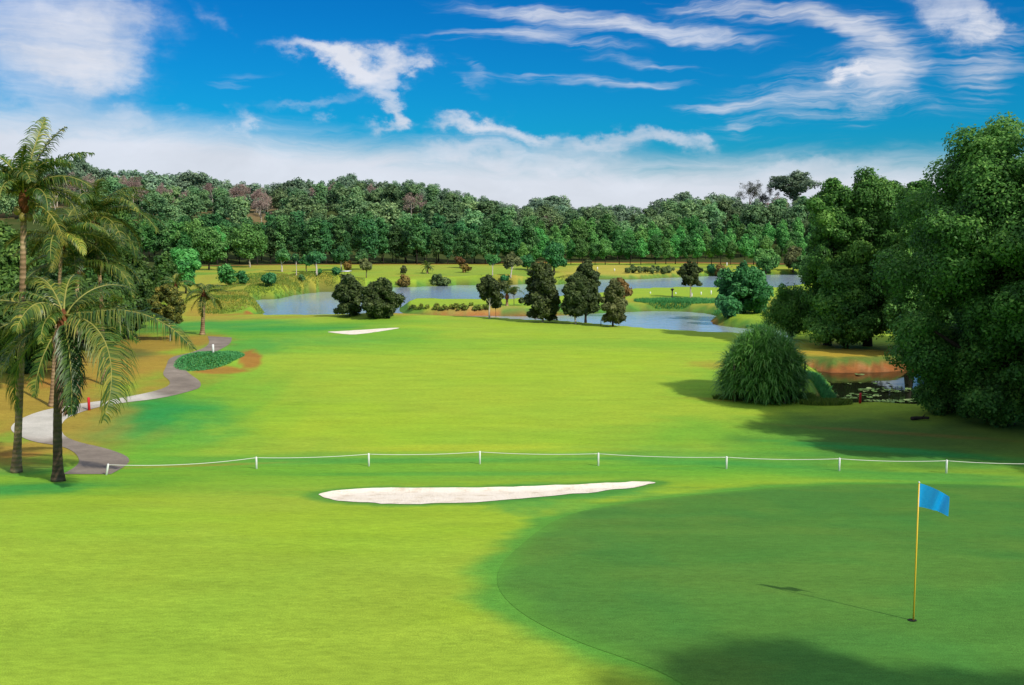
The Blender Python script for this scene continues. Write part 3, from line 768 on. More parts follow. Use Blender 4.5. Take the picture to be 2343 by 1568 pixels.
def palm(name, path, rad, fronds, label, seed, nuts=0, skirt=0, extra=14, length=3.4, elevs=(-.2, 1.35), bark='palm_bark'):
    """path: world points of the stem from root to hub"""
    rng = np.random.default_rng(seed)
    path = np.array(path); b = path[0]
    r = empty(name, b, label, 'palm tree')
    pts = open_smooth(path - b, 2)
    # finer rings so the stem reads slightly knobbly
    L = np.concatenate([[0], np.cumsum(np.linalg.norm(np.diff(pts, axis=0), axis=1))])
    u = np.linspace(0, L[-1], max(16, int(L[-1] / .14)))
    pp = np.column_stack([np.interp(u, L, pts[:, c]) for c in range(3)]); t = u / L[-1]
    rr = rad * (1 - .25 * t) * (1 + .75 * np.exp(-t * 18)) * (1 + .025 * np.where(np.arange(len(u)) % 2, 1, -1)); pp[0, 2] -= .2
    mb = MB(); mb.tube(pp, rr, 14); mb.build('trunk', M[bark], r)
    hub = pts[-1]
    co = MB(); tt = np.linspace(0, 1, 7)
    co.tube(np.column_stack([np.full(7, hub[0]), np.full(7, hub[1]), hub[2] - .55 + .95 * tt]), rad * np.array([.75, 1.2, 1.5, 1.4, 1.1, .7, .2]), 12)
    co.build('crown_shaft', M['coir'], r)
    allf = list(fronds)
    for i in range(extra):
        e = elevs[0] + (elevs[1] - elevs[0]) * (i + .5) / extra
        allf.append((i * 137.5 + rng.normal(0, 12), e, length * rng.uniform(.8, 1.08), 1.2 + .9 * rng.random(), max(0, rng.normal(.02, .12)), False))
    for az, el, ln, bend, yel, dead in allf:
        lf, sk = frond(rng, ln, el, bend, leaflet=.23 * ln ** .95, yellow=yel, dead=dead, n=int(21 * ln) + 6, droopk=1.8)
        f = link('frond', lf, r, hub + np.array([0, 0, rng.uniform(-.1, .25)])); f.rotation_euler = (rng.normal(0, .12), 0, math.radians(az))
        link('stalk', sk, f)
    for i in range(nuts):
        a = i * 2.4; nb = MB()
        c = hub + np.array([math.cos(a) * rad * 2.1, math.sin(a) * rad * 2.1, -.25 - .22 * (i % 3)])
        tt = np.linspace(0, 1, 7); nb.tube(np.column_stack([np.full(7, c[0]), np.full(7, c[1]), c[2] - .15 + .30 * tt]), .10 * np.sqrt(np.clip(1 - (2 * tt - 1) ** 2, .02, 1)), 10)
        nb.build('coconut', M['nut'], r)
    return r

def stem(pix, y=None):
    b = G(*pix[0]) if y is None else at_depth(pix[0][0], pix[0][1], y)
    return [b] + [at_depth(px, py, b[1]) for px, py in pix[1:]]

# near palm: fronds read from the photo  (azimuth: 0 = right, 90 = away, 180 = left, 270 = towards)
palm('coconut_palm', stem([(133, 1101), (131, 980), (134, 860), (143, 760), (146, 735)]), .15,
     [(-12, .38, 4.9, 1.30, .18, False), (-32, .0, 5.3, 1.5, .20, False), (185, .62, 3.4, 1.2, .25, False), (200, .25, 3.9, 2.0, .32, False), (160, .1, 3.6, 1.9, .1, False),
      (20, .85, 2.7, 2.3, .2, False), (215, -.35, 3.2, 1.2, .15, False), (300, -.9, 3.3, .6, .0, True), (308, -.75, 3.4, .8, -.25, False), (250, -.8, 2.6, .7, .2, False), (180, -.5, 4.2, 1.2, .0, False),
      (90, 1.15, 2.8, 1.6, 0, False), (45, 1.05, 3.0, 1.9, .05, False), (135, 1.1, 2.9, 1.7, .1, False), (270, .5, 2.2, 1.9, .1, False)],
     'nearest coconut palm with a dark trunk base leaning fronds over the path bend', 41, nuts=6, extra=5, length=3.0, elevs=(.2, 1.2), bark='dark_palm_bark')
palm('coconut_palm', stem([(37, 1081), (43, 960), (49, 800), (52, 640), (55, 450)]), .125,
     [(0, .9, 2.7, 1.8, .12, False), (175, .3, 2.4, 2.1, .25, False), (195, .1, 2.3, 2.0, .3, False), (60, 1.3, 2.9, .7, 0, False), (110, 1.45, 2.8, .5, .1, False), (340, -.2, 2.2, 1.6, .3, False),
      (20, 1.15, 2.9, 1.3, .05, False), (30, .7, 2.7, 1.8, .1, False)],
     'tallest coconut palm with a pale slender trunk rising above the hill line', 42, nuts=8, extra=19, length=2.4, elevs=(.3, 1.5))
palm('coconut_palm', stem([(178, 905), (172, 800), (175, 690), (178, 615)]), .12,
     [(20, 1.0, 3.6, 2.2, .02, False), (0, .5, 3.5, 1.9, .1, False), (180, .6, 3.4, 1.9, .05, False), (270, .7, 3.0, 2.4, -.05, False)],
     'middle coconut palm with a big arching dark frond behind the nearest palm', 43, nuts=4, extra=22, length=3.9, elevs=(-.1, 1.45))
palm('coconut_palm', stem([(118, 930), (126, 800), (136, 660), (141, 548)]), .10,
     [(0, .9, 2.8, 2.0, .25, False), (320, .2, 2.4, 1.5, .35, False), (280, -.4, 2.2, 1.0, .3, False), (200, .3, 2.4, 1.6, .1, False)],
     'second tallest coconut palm with yellowing hanging fronds', 44, nuts=8, extra=13, length=2.9, elevs=(.1, 1.5))
palm('coconut_palm', stem([(238, 880), (235, 760), (228, 620), (215, 505)]), .11,
     [(15, .9, 3.8, 1.9, .0, False), (350, .6, 4.0, 1.9, .1, False), (40, 1.1, 3.6, 1.6, .05, False), (160, 1.1, 2.8, 1.2, .1, False)],
     'coconut palm reaching wide fronds toward the lake, rightmost of the palm clump', 45, nuts=5, extra=19, length=3.9, elevs=(-.2, 1.3))
palm('small_palm', stem([(463, 766), (465, 720), (467, 676)]), .17, [(180, -.6, 1.8, .8, .2, True)],
     'small palm with a thin dark trunk standing by the end of the path', 46, nuts=3, extra=15, length=2.2, elevs=(-.5, 1.3))
palm('small_palm', stem([(402, 706), (402, 680), (402, 655)]), .15, [], 'short feathery palm half hidden behind the round-headed tree', 47, extra=12, length=2.4, elevs=(-.1, 1.3))

# ------------------------------------------------------------------ trees on the left
L = 'left'
px_tree('broadleaf_tree', 25, 800, 500, 230, 'dark dense tree behind the tallest palm trunk', 'tall', 780, 51, 30000, .17, 40, 44, L, 'dark_bark', inner=.22)
px_tree('broadleaf_tree', 140, 790, 530, 230, 'dark dense tree behind the nearest palm crown', 'tall', 775, 52, 30000, .17, 40, 44, L, 'dark_bark', inner=.22)
px_tree('broadleaf_tree', 262, 760, 452, 150, 'tall fresh green tree rising above the palm clump beside the brown hillside', 'tall', 700, 53, 30000, .19, 44, 34, 'left', 'dark_bark', inner=.22)
px_tree('broadleaf_tree', 290, 772, 555, 140, 'olive green rounded tree between the palms and the lawn', 'tall', 760, 54, 26000, .16, 38, 32, L, 'dark_bark', inner=.22)
px_tree('broadleaf_tree', 216, 800, 620, 190, 'dim low tree under the arching palm fronds', 'dome', 790, 55, 22000, .17, 30, 40, L, 'dark_bark', inner=.22)
px_tree('broadleaf_tree', 335, 735, 600, 70, 'slim green tree just left of the round-headed tree', 'tall', 725, 56, 16000, .17, 26, 18, L, 'dark_bark', inner=.22)
px_tree('broadleaf_tree', -90, 800, 430, 240, 'tall dark tree at the frame edge behind the palms', 'tall', 780, 57, 24000, .19, 40, 46, L, 'dark_bark', inner=.22)
px_tree('broadleaf_tree', 70, 850, 640, 210, 'shaded understorey tree between the two palm trunks', 'dome', 845, 58, 22000, .16, 30, 40, L, 'dark_bark', inner=.22)
px_tree('broadleaf_tree', 195, 785, 505, 190, 'dark dense tree filling the space between the middle palms', 'tall', 780, 64, 30000, .17, 60, 30, L, 'dark_bark', inner=.22, fill=.6)
px_tree('broadleaf_tree', 318, 752, 575, 96, 'dark green tree behind the rightmost palm of the clump', 'tall', 746, 65, 22000, .16, 50, 22, L, 'dark_bark', inner=.22, fill=.6)
px_tree('shrub', 292, 776, 690, 88, 'dark spreading shrub at the lawn edge under the trees', 'dome', 772, 59, 12000, .11, 26, 18, L, 'dark_bark', cat='shrub', inner=.25)
px_tree('shrub', 240, 800, 725, 90, 'dim shrub behind the hanging palm fronds', 'dome', 797, 60, 10000, .12, 24, 18, L, 'dark_bark', cat='shrub', inner=.25)
px_tree('broadleaf_tree', 425, 672, 560, 80, 'rounded green tree above the small palm', 'dome', 655, 61, 12000, .24, 26, 18, 'forest', inner=.22)
px_tree('broadleaf_tree', 380, 690, 575, 70, 'green tree above the round-headed tree', 'tall', 680, 62, 12000, .22, 26, 18, L, inner=.22)
px_tree('round_headed_tree', 391, 779, 649, 97, 'clipped round-headed tree with mottled yellow tips by the path', 'ball', 744, 63, 24000, .085, 120, 9.5, 'croton', 'dark_bark', .11, fill=.8, inner=.15, up=.5, ttop=.6)
st_ = MB(); b = G(389, 781); st_.tube([b + (0, 0, -.1), b + (0, 0, 1.35)], [.05, .045], 8)
tag(st_.build('tree_stake', M['white']), 'pale support stake beside the round-headed tree trunk', 'stake')

# ------------------------------------------------------------------ dark trees along the water edge
D_ = 'dark'
px_tree('column_tree', 800, 722, 626, 60, 'dark upright tree at the left of the lakeside pair', 'column', 728, 71, 26000, .125, 84, 12, D_, 'dark_bark', inner=.22, fill=.45)
px_tree('spreading_tree', 872, 727, 633, 92, 'wide dark olive tree at the right of the lakeside pair', 'dome', 733, 72, 34000, .125, 96, 13.5, D_, 'dark_bark', inner=.22, fill=.45)
px_tree('lakeside_tree', 1120, 729, 627, 62, 'rounded dark tree on a thin white trunk by the planted bed', 'egg', 692, 73, 14000, .12, 60, 10.5, D_, 'pale_bark', .10, inner=.2, fill=.45)
px_tree('shrub', 1135, 727, 688, 34, 'dark bush leaning beside the thin white trunk', 'ball', 708, 74, 2600, .15, 12, 9, D_, 'dark_bark', cat='shrub')
px_tree('column_tree', 1242, 738, 597, 72, 'tallest dark columnar tree with a single pale trunk', 'column', 738, 75, 36000, .125, 120, 12, D_, 'pale_bark', .10, inner=.22, fill=.62)
px_tree('column_tree', 1345, 741, 597, 60, 'tall dark columnar tree behind its shorter twin', 'column', 728, 76, 28000, .125, 100, 11.5, D_, 'dark_bark', .12, inner=.22, fill=.62, base=G(1340, 739))
px_tree('column_tree', 1318, 742, 626, 62, 'shorter dark columnar tree with a leaning pale trunk', 'column', 732, 77, 28000, .125, 96, 11.5, D_, 'pale_bark', .10, inner=.22, fill=.62, lean=(-.25, 0))
px_tree('column_tree', 1403, 748, 640, 55, 'lighter olive column tree on the fairway edge beside the dark pair', 'column', 746, 78, 24000, .12, 90, 10, 'olive', 'dark_bark', .10, inner=.22, fill=.62)
px_tree('column_tree', 1417, 705, 628, 40, 'brownish small tree behind the lighter olive column tree', 'egg', 680, 79, 5000, .18, 22, 11, 'dry_bush', 'dark_bark', .1, base=P(1417, 712, -.2))
px_tree('lakeside_tree', 1580, 681, 597, 50, 'small dark tree with white trunk on the far spit', 'egg', 657, 80, 9000, .15, 50, 9, D_, 'pale_bark', .12, fill=.45)
px_tree('broad_tree', 1703, 716, 602, 148, 'bright glossy green spreading tree on the pond bank', 'dome', 722, 81, 22000, .18, 110, 17, 'bright', 'dark_bark', .2, inner=.2, fill=.5, aspect=.6, rnd=1.0)
px_tree('shrub', 1665, 728, 672, 66, 'bright green low bush drooping to the pond under the spreading tree', 'dome', 724, 82, 4500, .22, 20, 14, 'bright', 'dark_bark', cat='shrub')
# small things on the peninsula
palm('young_palm', stem([(1160, 700), (1160, 690), (1160, 676)]), .16, [], 'young upright palm with an orange trunk on the spit', 84, extra=11, length=2.4, elevs=(.7, 1.45))
px_tree('sapling', 1176, 699, 655, 16, 'thin sapling next to the young palm on the spit', 'egg', 675, 85, 700, .16, 8, 5, 'olive', 'bark', .05)
px_tree('shrub', 1193, 699, 681, 15, 'small dark shrub standing alone on the spit', 'ball', 697, 86, 900, .12, 8, 5, D_, 'dark_bark', cat='shrub')

# ------------------------------------------------------------------ land beyond the water
def lone(*a, **k): return px_tree(*a, **k)
lone('lone_tree', 645, 622, 567, 34, 'lone tree with a bare pale trunk on the far fairway', 'egg', 602, 91, 3600, .26, 22, 9, 'pine', 'pale_bark', .2)
lone('lone_tree', 724, 626, 571, 36, 'rounded tree with a pale trunk right of the flat-topped sapling', 'egg', 604, 92, 3600, .26, 22, 9, 'pine', 'pale_bark', .17)
lone('lone_tree', 701, 623, 577, 24, 'slim dim tree beside the rounded pale-trunked tree', 'egg', 610, 93, 2600, .26, 18, 8, 'pine', 'bark', .14)
lone('flat_topped_sapling', 678, 630, 592, 26, 'thin flat-topped sapling on the open far grass', 'umbrella', 598, 94, 600, .22, 10, 5, 'pine', 'pale_bark', .08)
lone('lone_tree', 781, 621, 562, 46, 'broad tree with pale trunk above the golf cart', 'dome', 603, 95, 4200, .27, 26, 10, 'pine', 'pale_bark', .17)
lone('shrub', 795, 622, 596, 22, 'brown upright shrub beside the golf cart', 'egg', 621, 96, 1200, .22, 12, 7, 'dry_bush', cat='shrub')
lone('young_tree', 838, 636, 590, 33, 'pale green young tree on the far fairway above the wide olive tree', 'egg', 622, 97, 2200, .25, 18, 8, 'olive', 'bark', .1)
lone('lone_tree', 829, 618, 573, 38, 'dim rounded tree behind the pale green young tree', 'dome', 603, 98, 3000, .27, 20, 9, 'pine', 'bark', .14)
lone('shrub', 768, 629, 615, 20, 'round green shrub left of the golf cart', 'dome', 628, 99, 900, .22, 10, 6, 'bright', cat='shrub')
lone('broad_tree', 572, 612, 508, 104, 'large feathery green tree at the left end of the far wood, two pale trunks', 'tall', 594, 140, 14000, .26, 60, 14, 'forest', 'pale_bark', .2)
lone('broad_tree', 478, 618, 522, 96, 'large round green tree left of the feathery pale-trunked tree', 'tall', 606, 141, 13000, .26, 60, 15, 'forest', 'dark_bark', .2)
lone('shrub', 731, 628, 620, 10, 'tiny shrub on the far grass below the rounded tree', 'dome', 627, 100, 300, .2, 6, 4, 'forest', cat='shrub')
lone('shrub', 690, 641, 634, 13, 'tiny dark shrub on top of the grass mound', 'dome', 640, 101, 300, .2, 6, 4, 'pine', cat='shrub')
lone('shrub', 520, 655, 603, 44, 'tall green shrub left of a smaller round one on the left bank', 'dome', 652, 102, 5000, .2, 24, 12, 'forest', cat='shrub')
lone('shrub', 556, 650, 620, 32, 'round green shrub right of the tall shrub on the left bank', 'ball', 649, 103, 3000, .2, 16, 9, 'bright', cat='shrub')
lone('shrub', 617, 655, 624, 44, 'flat-topped green shrub on the left bank above the water', 'dome', 652, 104, 4000, .2, 20, 9, 'bright', cat='shrub')
lone('shrub', 925, 628, 606, 14, 'narrow upright shrub standing on the far fairway', 'egg', 627, 105, 900, .2, 10, 5, 'olive', cat='shrub')
lone('shrub', 924, 657, 636, 34, 'rusty orange bush at the far waterline', 'dome', 656, 106, 2600, .2, 16, 9, 'dry_bush', cat='shrub')
lone('shrub', 1007, 654, 638, 66, 'wide yellow-green grass bush at the far waterline', 'dome', 654, 107, 3600, .2, 26, 9, 'hedge', cat='shrub')
lone('shrub', 1152, 646, 626, 20, 'small rounded blue-green bush behind the young palm', 'ball', 645, 108, 1500, .2, 10, 6, 'bright', cat='shrub')
lone('lone_tree', 1052, 614, 588, 18, 'small reddish tree before the dark wood', 'egg', 605, 109, 900, .24, 10, 6, 'shrub_red', 'bark', .1)
lone('shrub', 1065, 624, 612, 22, 'low brown shrub on the slope right of the small fan palm', 'dome', 623, 110, 700, .22, 8, 6, 'dry_bush', cat='shrub')
lone('lone_tree', 1127, 628, 585, 34, 'slim pale-trunked tree near the far bank bend', 'egg', 605, 111, 2400, .26, 16, 8, 'forest', 'pale_bark', .1)
lone('lone_tree', 1168, 634, 581, 42, 'tree on a leaning white trunk at the far water edge', 'dome', 609, 112, 3000, .26, 20, 9, 'olive', 'pale_bark', .14, lean=(.5, 0))
lone('umbrella_tree', 1207, 618, 584, 40, 'small flat-crowned fresh green tree behind the dark column', 'dome', 612, 113, 3000, .26, 20, 9, 'bright', 'bark', .14)
lone('broad_tree', 1268, 624, 553, 68, 'pale bright green tree rising behind the tallest dark column', 'tall', 615, 114, 9000, .26, 40, 12, 'bright', 'bark', .22)
lone('shrub', 1628, 628, 612, 26, 'green bush next to the brown bush on the far bank', 'dome', 627, 115, 1600, .2, 12, 7, 'bright', cat='shrub')
lone('shrub', 1650, 638, 607, 38, 'round brown bush on the far bank', 'ball', 637, 116, 3200, .2, 18, 10, 'dry_bush', cat='shrub')
lone('broad_tree', 1752, 624, 566, 78, 'round green tree on the far bank right of the brown bush', 'ball', 621, 117, 7000, .26, 30, 14, 'forest', 'bark', .2)
lone('broad_tree', 1815, 624, 562, 60, 'pale olive tree on the far bank left of the dense clump', 'tall', 616, 118, 6000, .26, 28, 12, 'olive', 'bark', .2)
lone('broad_tree', 1845, 640, 575, 56, 'dark rounded tree at the right end of the far water', 'dome', 636, 119, 6000, .25, 28, 12, 'forest', 'bark', .2)
palm('fan_palm', stem([(978, 626), (978, 617), (978, 611)]), .22, [], 'small spiky palm alone on the far fairway', 120, extra=16, length=2.0, elevs=(-.3, 1.3))
# hedge of separate bushes on the far bank
hd = [tree_data(130 + i, 1.5, 1.75, .05, 'ball', 12, .5, 1300, .16, M['hedge'], M['bark'], .05, limbs=4) for i in range(3)]
for i, px in enumerate([1437, 1450, 1463, 1477, 1491, 1505, 1519, 1532]):
    b = G(px, 626 - (i % 2)); s = .95 + .12 * math.sin(i * 2.3)
    put_tree('hedge_bush', hd[i % 3], b, 'pale green bush in the clipped row on the far bank', 'shrub', 'row of bushes on the far bank', rz=i * 1.1, scale=(s, s, s * (1.08 if i % 3 else .95)))

# planted bed on the spit
pl = []
for s in range(4):
    rng = np.random.default_rng(150 + s)
    V, F, S = crown_mesh(np.array([(0, 0, .28, .32), (.2, .1, .22, .25), (-.2, -.1, .2, .22)]), 90, .15, rng)
    pl.append(mesh_data('bedding_plant', V, [F], M['beds'], {'shade': S}))
for i in range(64):
    px = random.uniform(932, 1118) if i % 3 else random.uniform(1030, 1118); py = random.uniform(700.5, 710)
    o = link('bedding_plant', pl[i % 4], None, G(px, py)); o.rotation_euler.z = random.random() * 6; s = random.uniform(.38, .75); o.scale = (s, s, s)
    tag(o, 'low yellow-green plant in the sandy bed on the spit', 'plant', 'bedding plants on the spit')

# ------------------------------------------------------------------ the wood and the hill
FT = 'forest trees'
def protos(seed, mat, kinds, bark='bark'):
    return [tree_data(seed + i, h, w, zb, pr, k, rc, n, lf, M[mat], M[bark], rad, limbs=8, inner=.2) for i, (h, w, zb, pr, k, rc, n, lf, rad) in enumerate(kinds)]
pines = protos(200, 'pine', [(13, 6.4, 1.3, 'tall', 50, 1.15, 5000, .27, .16), (14, 5.8, 2.8, 'egg', 50, 1.05, 5000, .27, .16), (12, 6.4, 1.0, 'egg', 46, 1.2, 4800, .27, .15), (13.5, 7.0, 2.4, 'tall', 54, 1.15, 5200, .27, .18)], 'dark_bark')
round_ = protos(220, 'forest', [(9, 6.8, 1.9, 'dome', 44, 1.15, 4800, .26, .14), (8.5, 6.2, 2.0, 'ball', 40, 1.1, 4600, .26, .14), (9.5, 6.2, 2.1, 'egg', 44, 1.1, 4800, .26, .15)], 'dark_bark')
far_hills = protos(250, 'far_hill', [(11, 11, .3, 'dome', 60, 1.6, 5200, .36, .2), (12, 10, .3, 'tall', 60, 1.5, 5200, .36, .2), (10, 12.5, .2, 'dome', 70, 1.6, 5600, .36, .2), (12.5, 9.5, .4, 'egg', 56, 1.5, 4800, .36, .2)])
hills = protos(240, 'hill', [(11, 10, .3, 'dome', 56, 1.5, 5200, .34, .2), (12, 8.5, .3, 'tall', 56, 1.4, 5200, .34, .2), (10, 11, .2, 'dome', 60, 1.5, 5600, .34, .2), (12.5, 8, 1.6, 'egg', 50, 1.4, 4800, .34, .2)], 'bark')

def bare_tree(seed, h, w, mat):
    rng = np.random.default_rng(seed); mb = MB(); tips = []
    def br(p, d, L, r, lv):
        q = p + d * L; m = (p + q) / 2 + rng.normal(0, L * .05, 3)
        mb.tube([p, m, q], [r, r * .8, r * .55], 5, False)
        if lv == 0: tips.append(q); return
        for _ in range(4 if lv > 1 else 5):
            nd = unit(d + rng.normal(0, .55, 3) + np.array([0, 0, .12])); s = rng.uniform(.45, .98)
            br(p + (q - p) * s, nd, L * rng.uniform(.45, .68), r * .5, lv - 1)
    br(np.array([0, 0, -.2]), np.array([0, 0, 1.0]), h * .52, h * .016, 3)
    tips = np.array(tips); k = w / (2 * np.abs(tips[:, :2]).max() + .1)
    cl = np.column_stack([tips, np.full(len(tips), h * .07)])
    V, F, S = crown_mesh(cl, 2600, .30, rng, aspect=.14, inner=.6, rnd=1.3)
    return mesh_data('crown', V, [F], M[mat], {'shade': S}), mb.data('trunk', M['pale_bark'] if mat == 'twig' else M['bark'])
bares = [bare_tree(260 + i, 11, 7, 'twig') for i in range(3)]
greys = [bare_tree(270 + i, 13, 8, 'grey_twig') for i in range(2)]

SKX = [-600, 60, 150, 170, 185, 210, 230, 280, 350, 400, 450, 500, 520, 580, 620, 660, 700, 740, 800, 850, 900, 980, 1005, 1050, 1080, 1110, 1150, 1200, 1215, 1240, 1300, 1310, 1340, 1400, 1440, 1480, 1500, 1520, 1550, 1590, 1600, 1640, 1680, 1900, 2050, 2900]
SKY = [385, 385, 385, 362, 352, 365, 385, 392, 392, 400, 392, 405, 415, 418, 425, 415, 408, 415, 402, 412, 415, 415, 430, 440, 445, 450, 466, 468, 462, 450, 450, 475, 468, 465, 475, 468, 465, 455, 440, 445, 450, 440, 452, 440, 440, 440]
frng = np.random.default_rng(77)
def put_h(name, data, h0, x, y, h, label, group, wide=1.0, cat='tree'):
    s = h / h0
    return put_tree(name, data, onground(x, y), label, cat, group, rz=frng.random() * 6.28, scale=(s * wide, s * wide, s))
def sx(px, y): return (px - CX) / FPX * (y * ct + 8 * st)
PH = [13, 14, 12, 13.5]; RH = [9, 8.5, 9.5]; HH = [11, 12, 10, 12.5]
# front rows, left: tall dark pines
for row, (yy, top, step) in enumerate([(246, 507, 25), (256, 498, 27)]):
    px = 330 + row * 12
    while px < 1215:
        y = yy + frng.uniform(-2.5, 2.5); x = sx(px, y); i = int(frng.integers(4))
        z = float(H(x, y)); h = CAMZ + (HOR - (top + frng.uniform(-20, 22))) / FPX * y - z
        if px < 640 and row == 0 and frng.random() < .5: put_h('wood_edge_tree', round_[i % 3], RH[i % 3], x, y, h * .95, 'full-crowned green tree at the left end of the wood edge', 'leafy trees at the left end of the wood edge', .95)
        else: put_h('pine_tree', pines[i], PH[i], x, y, h, 'tall dark pine with bare lower trunk at the front of the wood' if row == 0 else 'tall dark pine in the second rank of the wood', 'pines at the front of the wood' if row == 0 else 'pines in the second rank', frng.uniform(.92, 1.15))
        px += step * frng.uniform(.75, 1.25)
# front rows, right: rounder trees on a mown strip, with ranks behind
for row, (yy, top, step) in enumerate([(243, 545, 27), (264, 522, 30), (274, 503, 30)]):
    px = 1196 + row * 9
    while px < 1880:
        y = yy + frng.uniform(-1.5, 1.5) * (1 + row); x = sx(px, y); i = int(frng.integers(3)); j = int(frng.integers(4))
        z = float(H(x, y)); h = CAMZ + (HOR - (top + frng.uniform(-16, 18))) / FPX * y - z
        if row == 0: put_h('roadside_tree', round_[i], RH[i], x, y, h, 'rounded tree on a short dark trunk in the avenue along the far mown strip', 'avenue trees on the far mown strip', frng.uniform(.85, 1.05))
        else: put_h('wood_tree', round_[i], RH[i], x, y, h, 'green rounded tree in the wood behind the avenue' if row == 1 else 'taller green tree deep in the wood behind the avenue', 'wood trees behind the avenue, rank %s' % ('one' if row == 1 else 'two'), frng.uniform(.75, .95))
        px += step * frng.uniform(.75, 1.25)
# ranks climbing the hill
ranks = [(284, 487, 38), (303, 468, 42), (322, 450, 44), (340, 436, 44), (358, 0, 30), (378, 0, 46)]
names = ['lowest', 'second', 'third', 'fourth', 'crest', 'far side']
for row, (yy, top, step) in enumerate(ranks):
    px = -160 + row * 15
    while px < (1920 if row < 3 else 2480):
        y = yy + frng.uniform(-5, 5) * (row < 4); x = sx(px, y); i = int(frng.integers(4)); z = float(H(x, y))
        skyz = CAMZ + (HOR - np.interp(px, SKX, SKY)) / FPX * y
        if row >= 4: h = float(np.clip(skyz - z + frng.uniform(-.8, .3) - 1.5 * (row == 5), 4.5, 18))
        else: h = min(frng.uniform(6.5, 13.0), skyz - z - .6)
        leftbare = (120 < px < 640)
        bare = row in (1, 2, 3) and ((leftbare and frng.random() < (.35, .6, .5)[row - 1]) or (640 <= px < 950 and frng.random() < .18)) or (row == 1 and 1180 < px < 1500 and frng.random() < .25)
        if h > 3.5 and not (px > 1690 and row == 4 and px < 1870):
            if bare:
                put_h('bare_tree', bares[int(frng.integers(3))], 11, x, y, min(h, 12), 'leafless pinkish brown tree on the hillside', 'leafless trees on the hillside', frng.uniform(.8, 1.1))
            elif leftbare and (row == 0 and frng.random() < .6 or (row == 1 and frng.random() < .45)):
                pass
            else:
                put_h('hill_tree', (hills if row < (4 if px < 640 else 3) else far_hills)[i], HH[i], x, y, h, {0: 'green tree in the lowest rank of the hillside wood', 1: 'green tree in the second rank of the hillside wood', 2: 'green tree in the third rank up the hillside', 3: 'green tree just below the hill crest', 4: 'green tree standing on the skyline of the hill', 5: 'green tree behind the skyline trees of the hill'}[row],
                      'hillside trees, %s rank' % names[row], frng.uniform(.95, 1.3))
        px += step * frng.uniform(.75, 1.25)
# trees one can single out on the skyline
def sky_tree(name, px, base, top, w, y, data, h0, w0, label, cat='tree'):
    x = sx(px, y); z = float(H(x, y)); h = CAMZ + (HOR - top) / FPX * y - z
    wd = w / FPX * y
    return put_tree(name, data, onground(x, y), label, cat, None, rz=px * .1, scale=(wd / w0, wd / w0, h / h0))
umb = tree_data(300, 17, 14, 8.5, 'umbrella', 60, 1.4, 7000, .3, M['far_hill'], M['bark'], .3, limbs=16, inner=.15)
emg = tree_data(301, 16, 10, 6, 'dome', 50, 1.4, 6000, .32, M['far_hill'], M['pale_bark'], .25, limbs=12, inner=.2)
sky_tree('umbrella_tree', 1815, 500, 394, 150, 345, umb, 17, 14, 'tall umbrella-crowned tree on the skyline beside the dense right clump')
sky_tree('bare_tree', 1712, 500, 416, 60, 343, greys[0], 13, 8, 'sparse grey tree with a white trunk on the skyline left of the umbrella tree')
sky_tree('bare_tree', 1745, 500, 418, 56, 349, greys[1], 13, 8, 'sparse brown-grey tree between the white-trunked tree and the umbrella tree')
sky_tree('bare_tree', 1780, 510, 445, 50, 335, bares[1], 11, 7, 'leafless pale tree below the umbrella crown')
sky_tree('bare_tree', 2050, 500, 424, 36, 349, greys[0], 13, 8, 'small sparse tree on the skyline in the gap between the big right trees')
sky_tree('broadleaf_tree', 1562, 500, 437, 74, 345, emg, 16, 10, 'broad tree with tall pale trunks at the right of the skyline')
sky_tree('broadleaf_tree', 1262, 500, 446, 90, 347, emg, 16, 10, 'lone rounded tree standing up from the low skyline')
sky_tree('broadleaf_tree', 190, 480, 350, 62, 340, emg, 16, 10, 'blue-green tree at the highest point of the left skyline')
sky_tree('broadleaf_tree', 806, 480, 400, 84, 352, far_hills[0], 11, 11, 'domed tree at the middle summit of the hill')
for px, w, lab in [(308, 52, 'largest leafless brown tree on the left hillside'), (548, 56, 'leafless pinkish tree on the hill at the end of the green dome trees'), (376, 34, 'narrow leafless tree midway along the left hillside'), (615, 24, 'thin leafless tree right of the pinkish one')]:
    sky_tree('bare_tree', px, 490, {308: 398, 548: 415, 376: 415, 615: 430}[px], w, 316, bares[px % 3], 11, 7, lab)

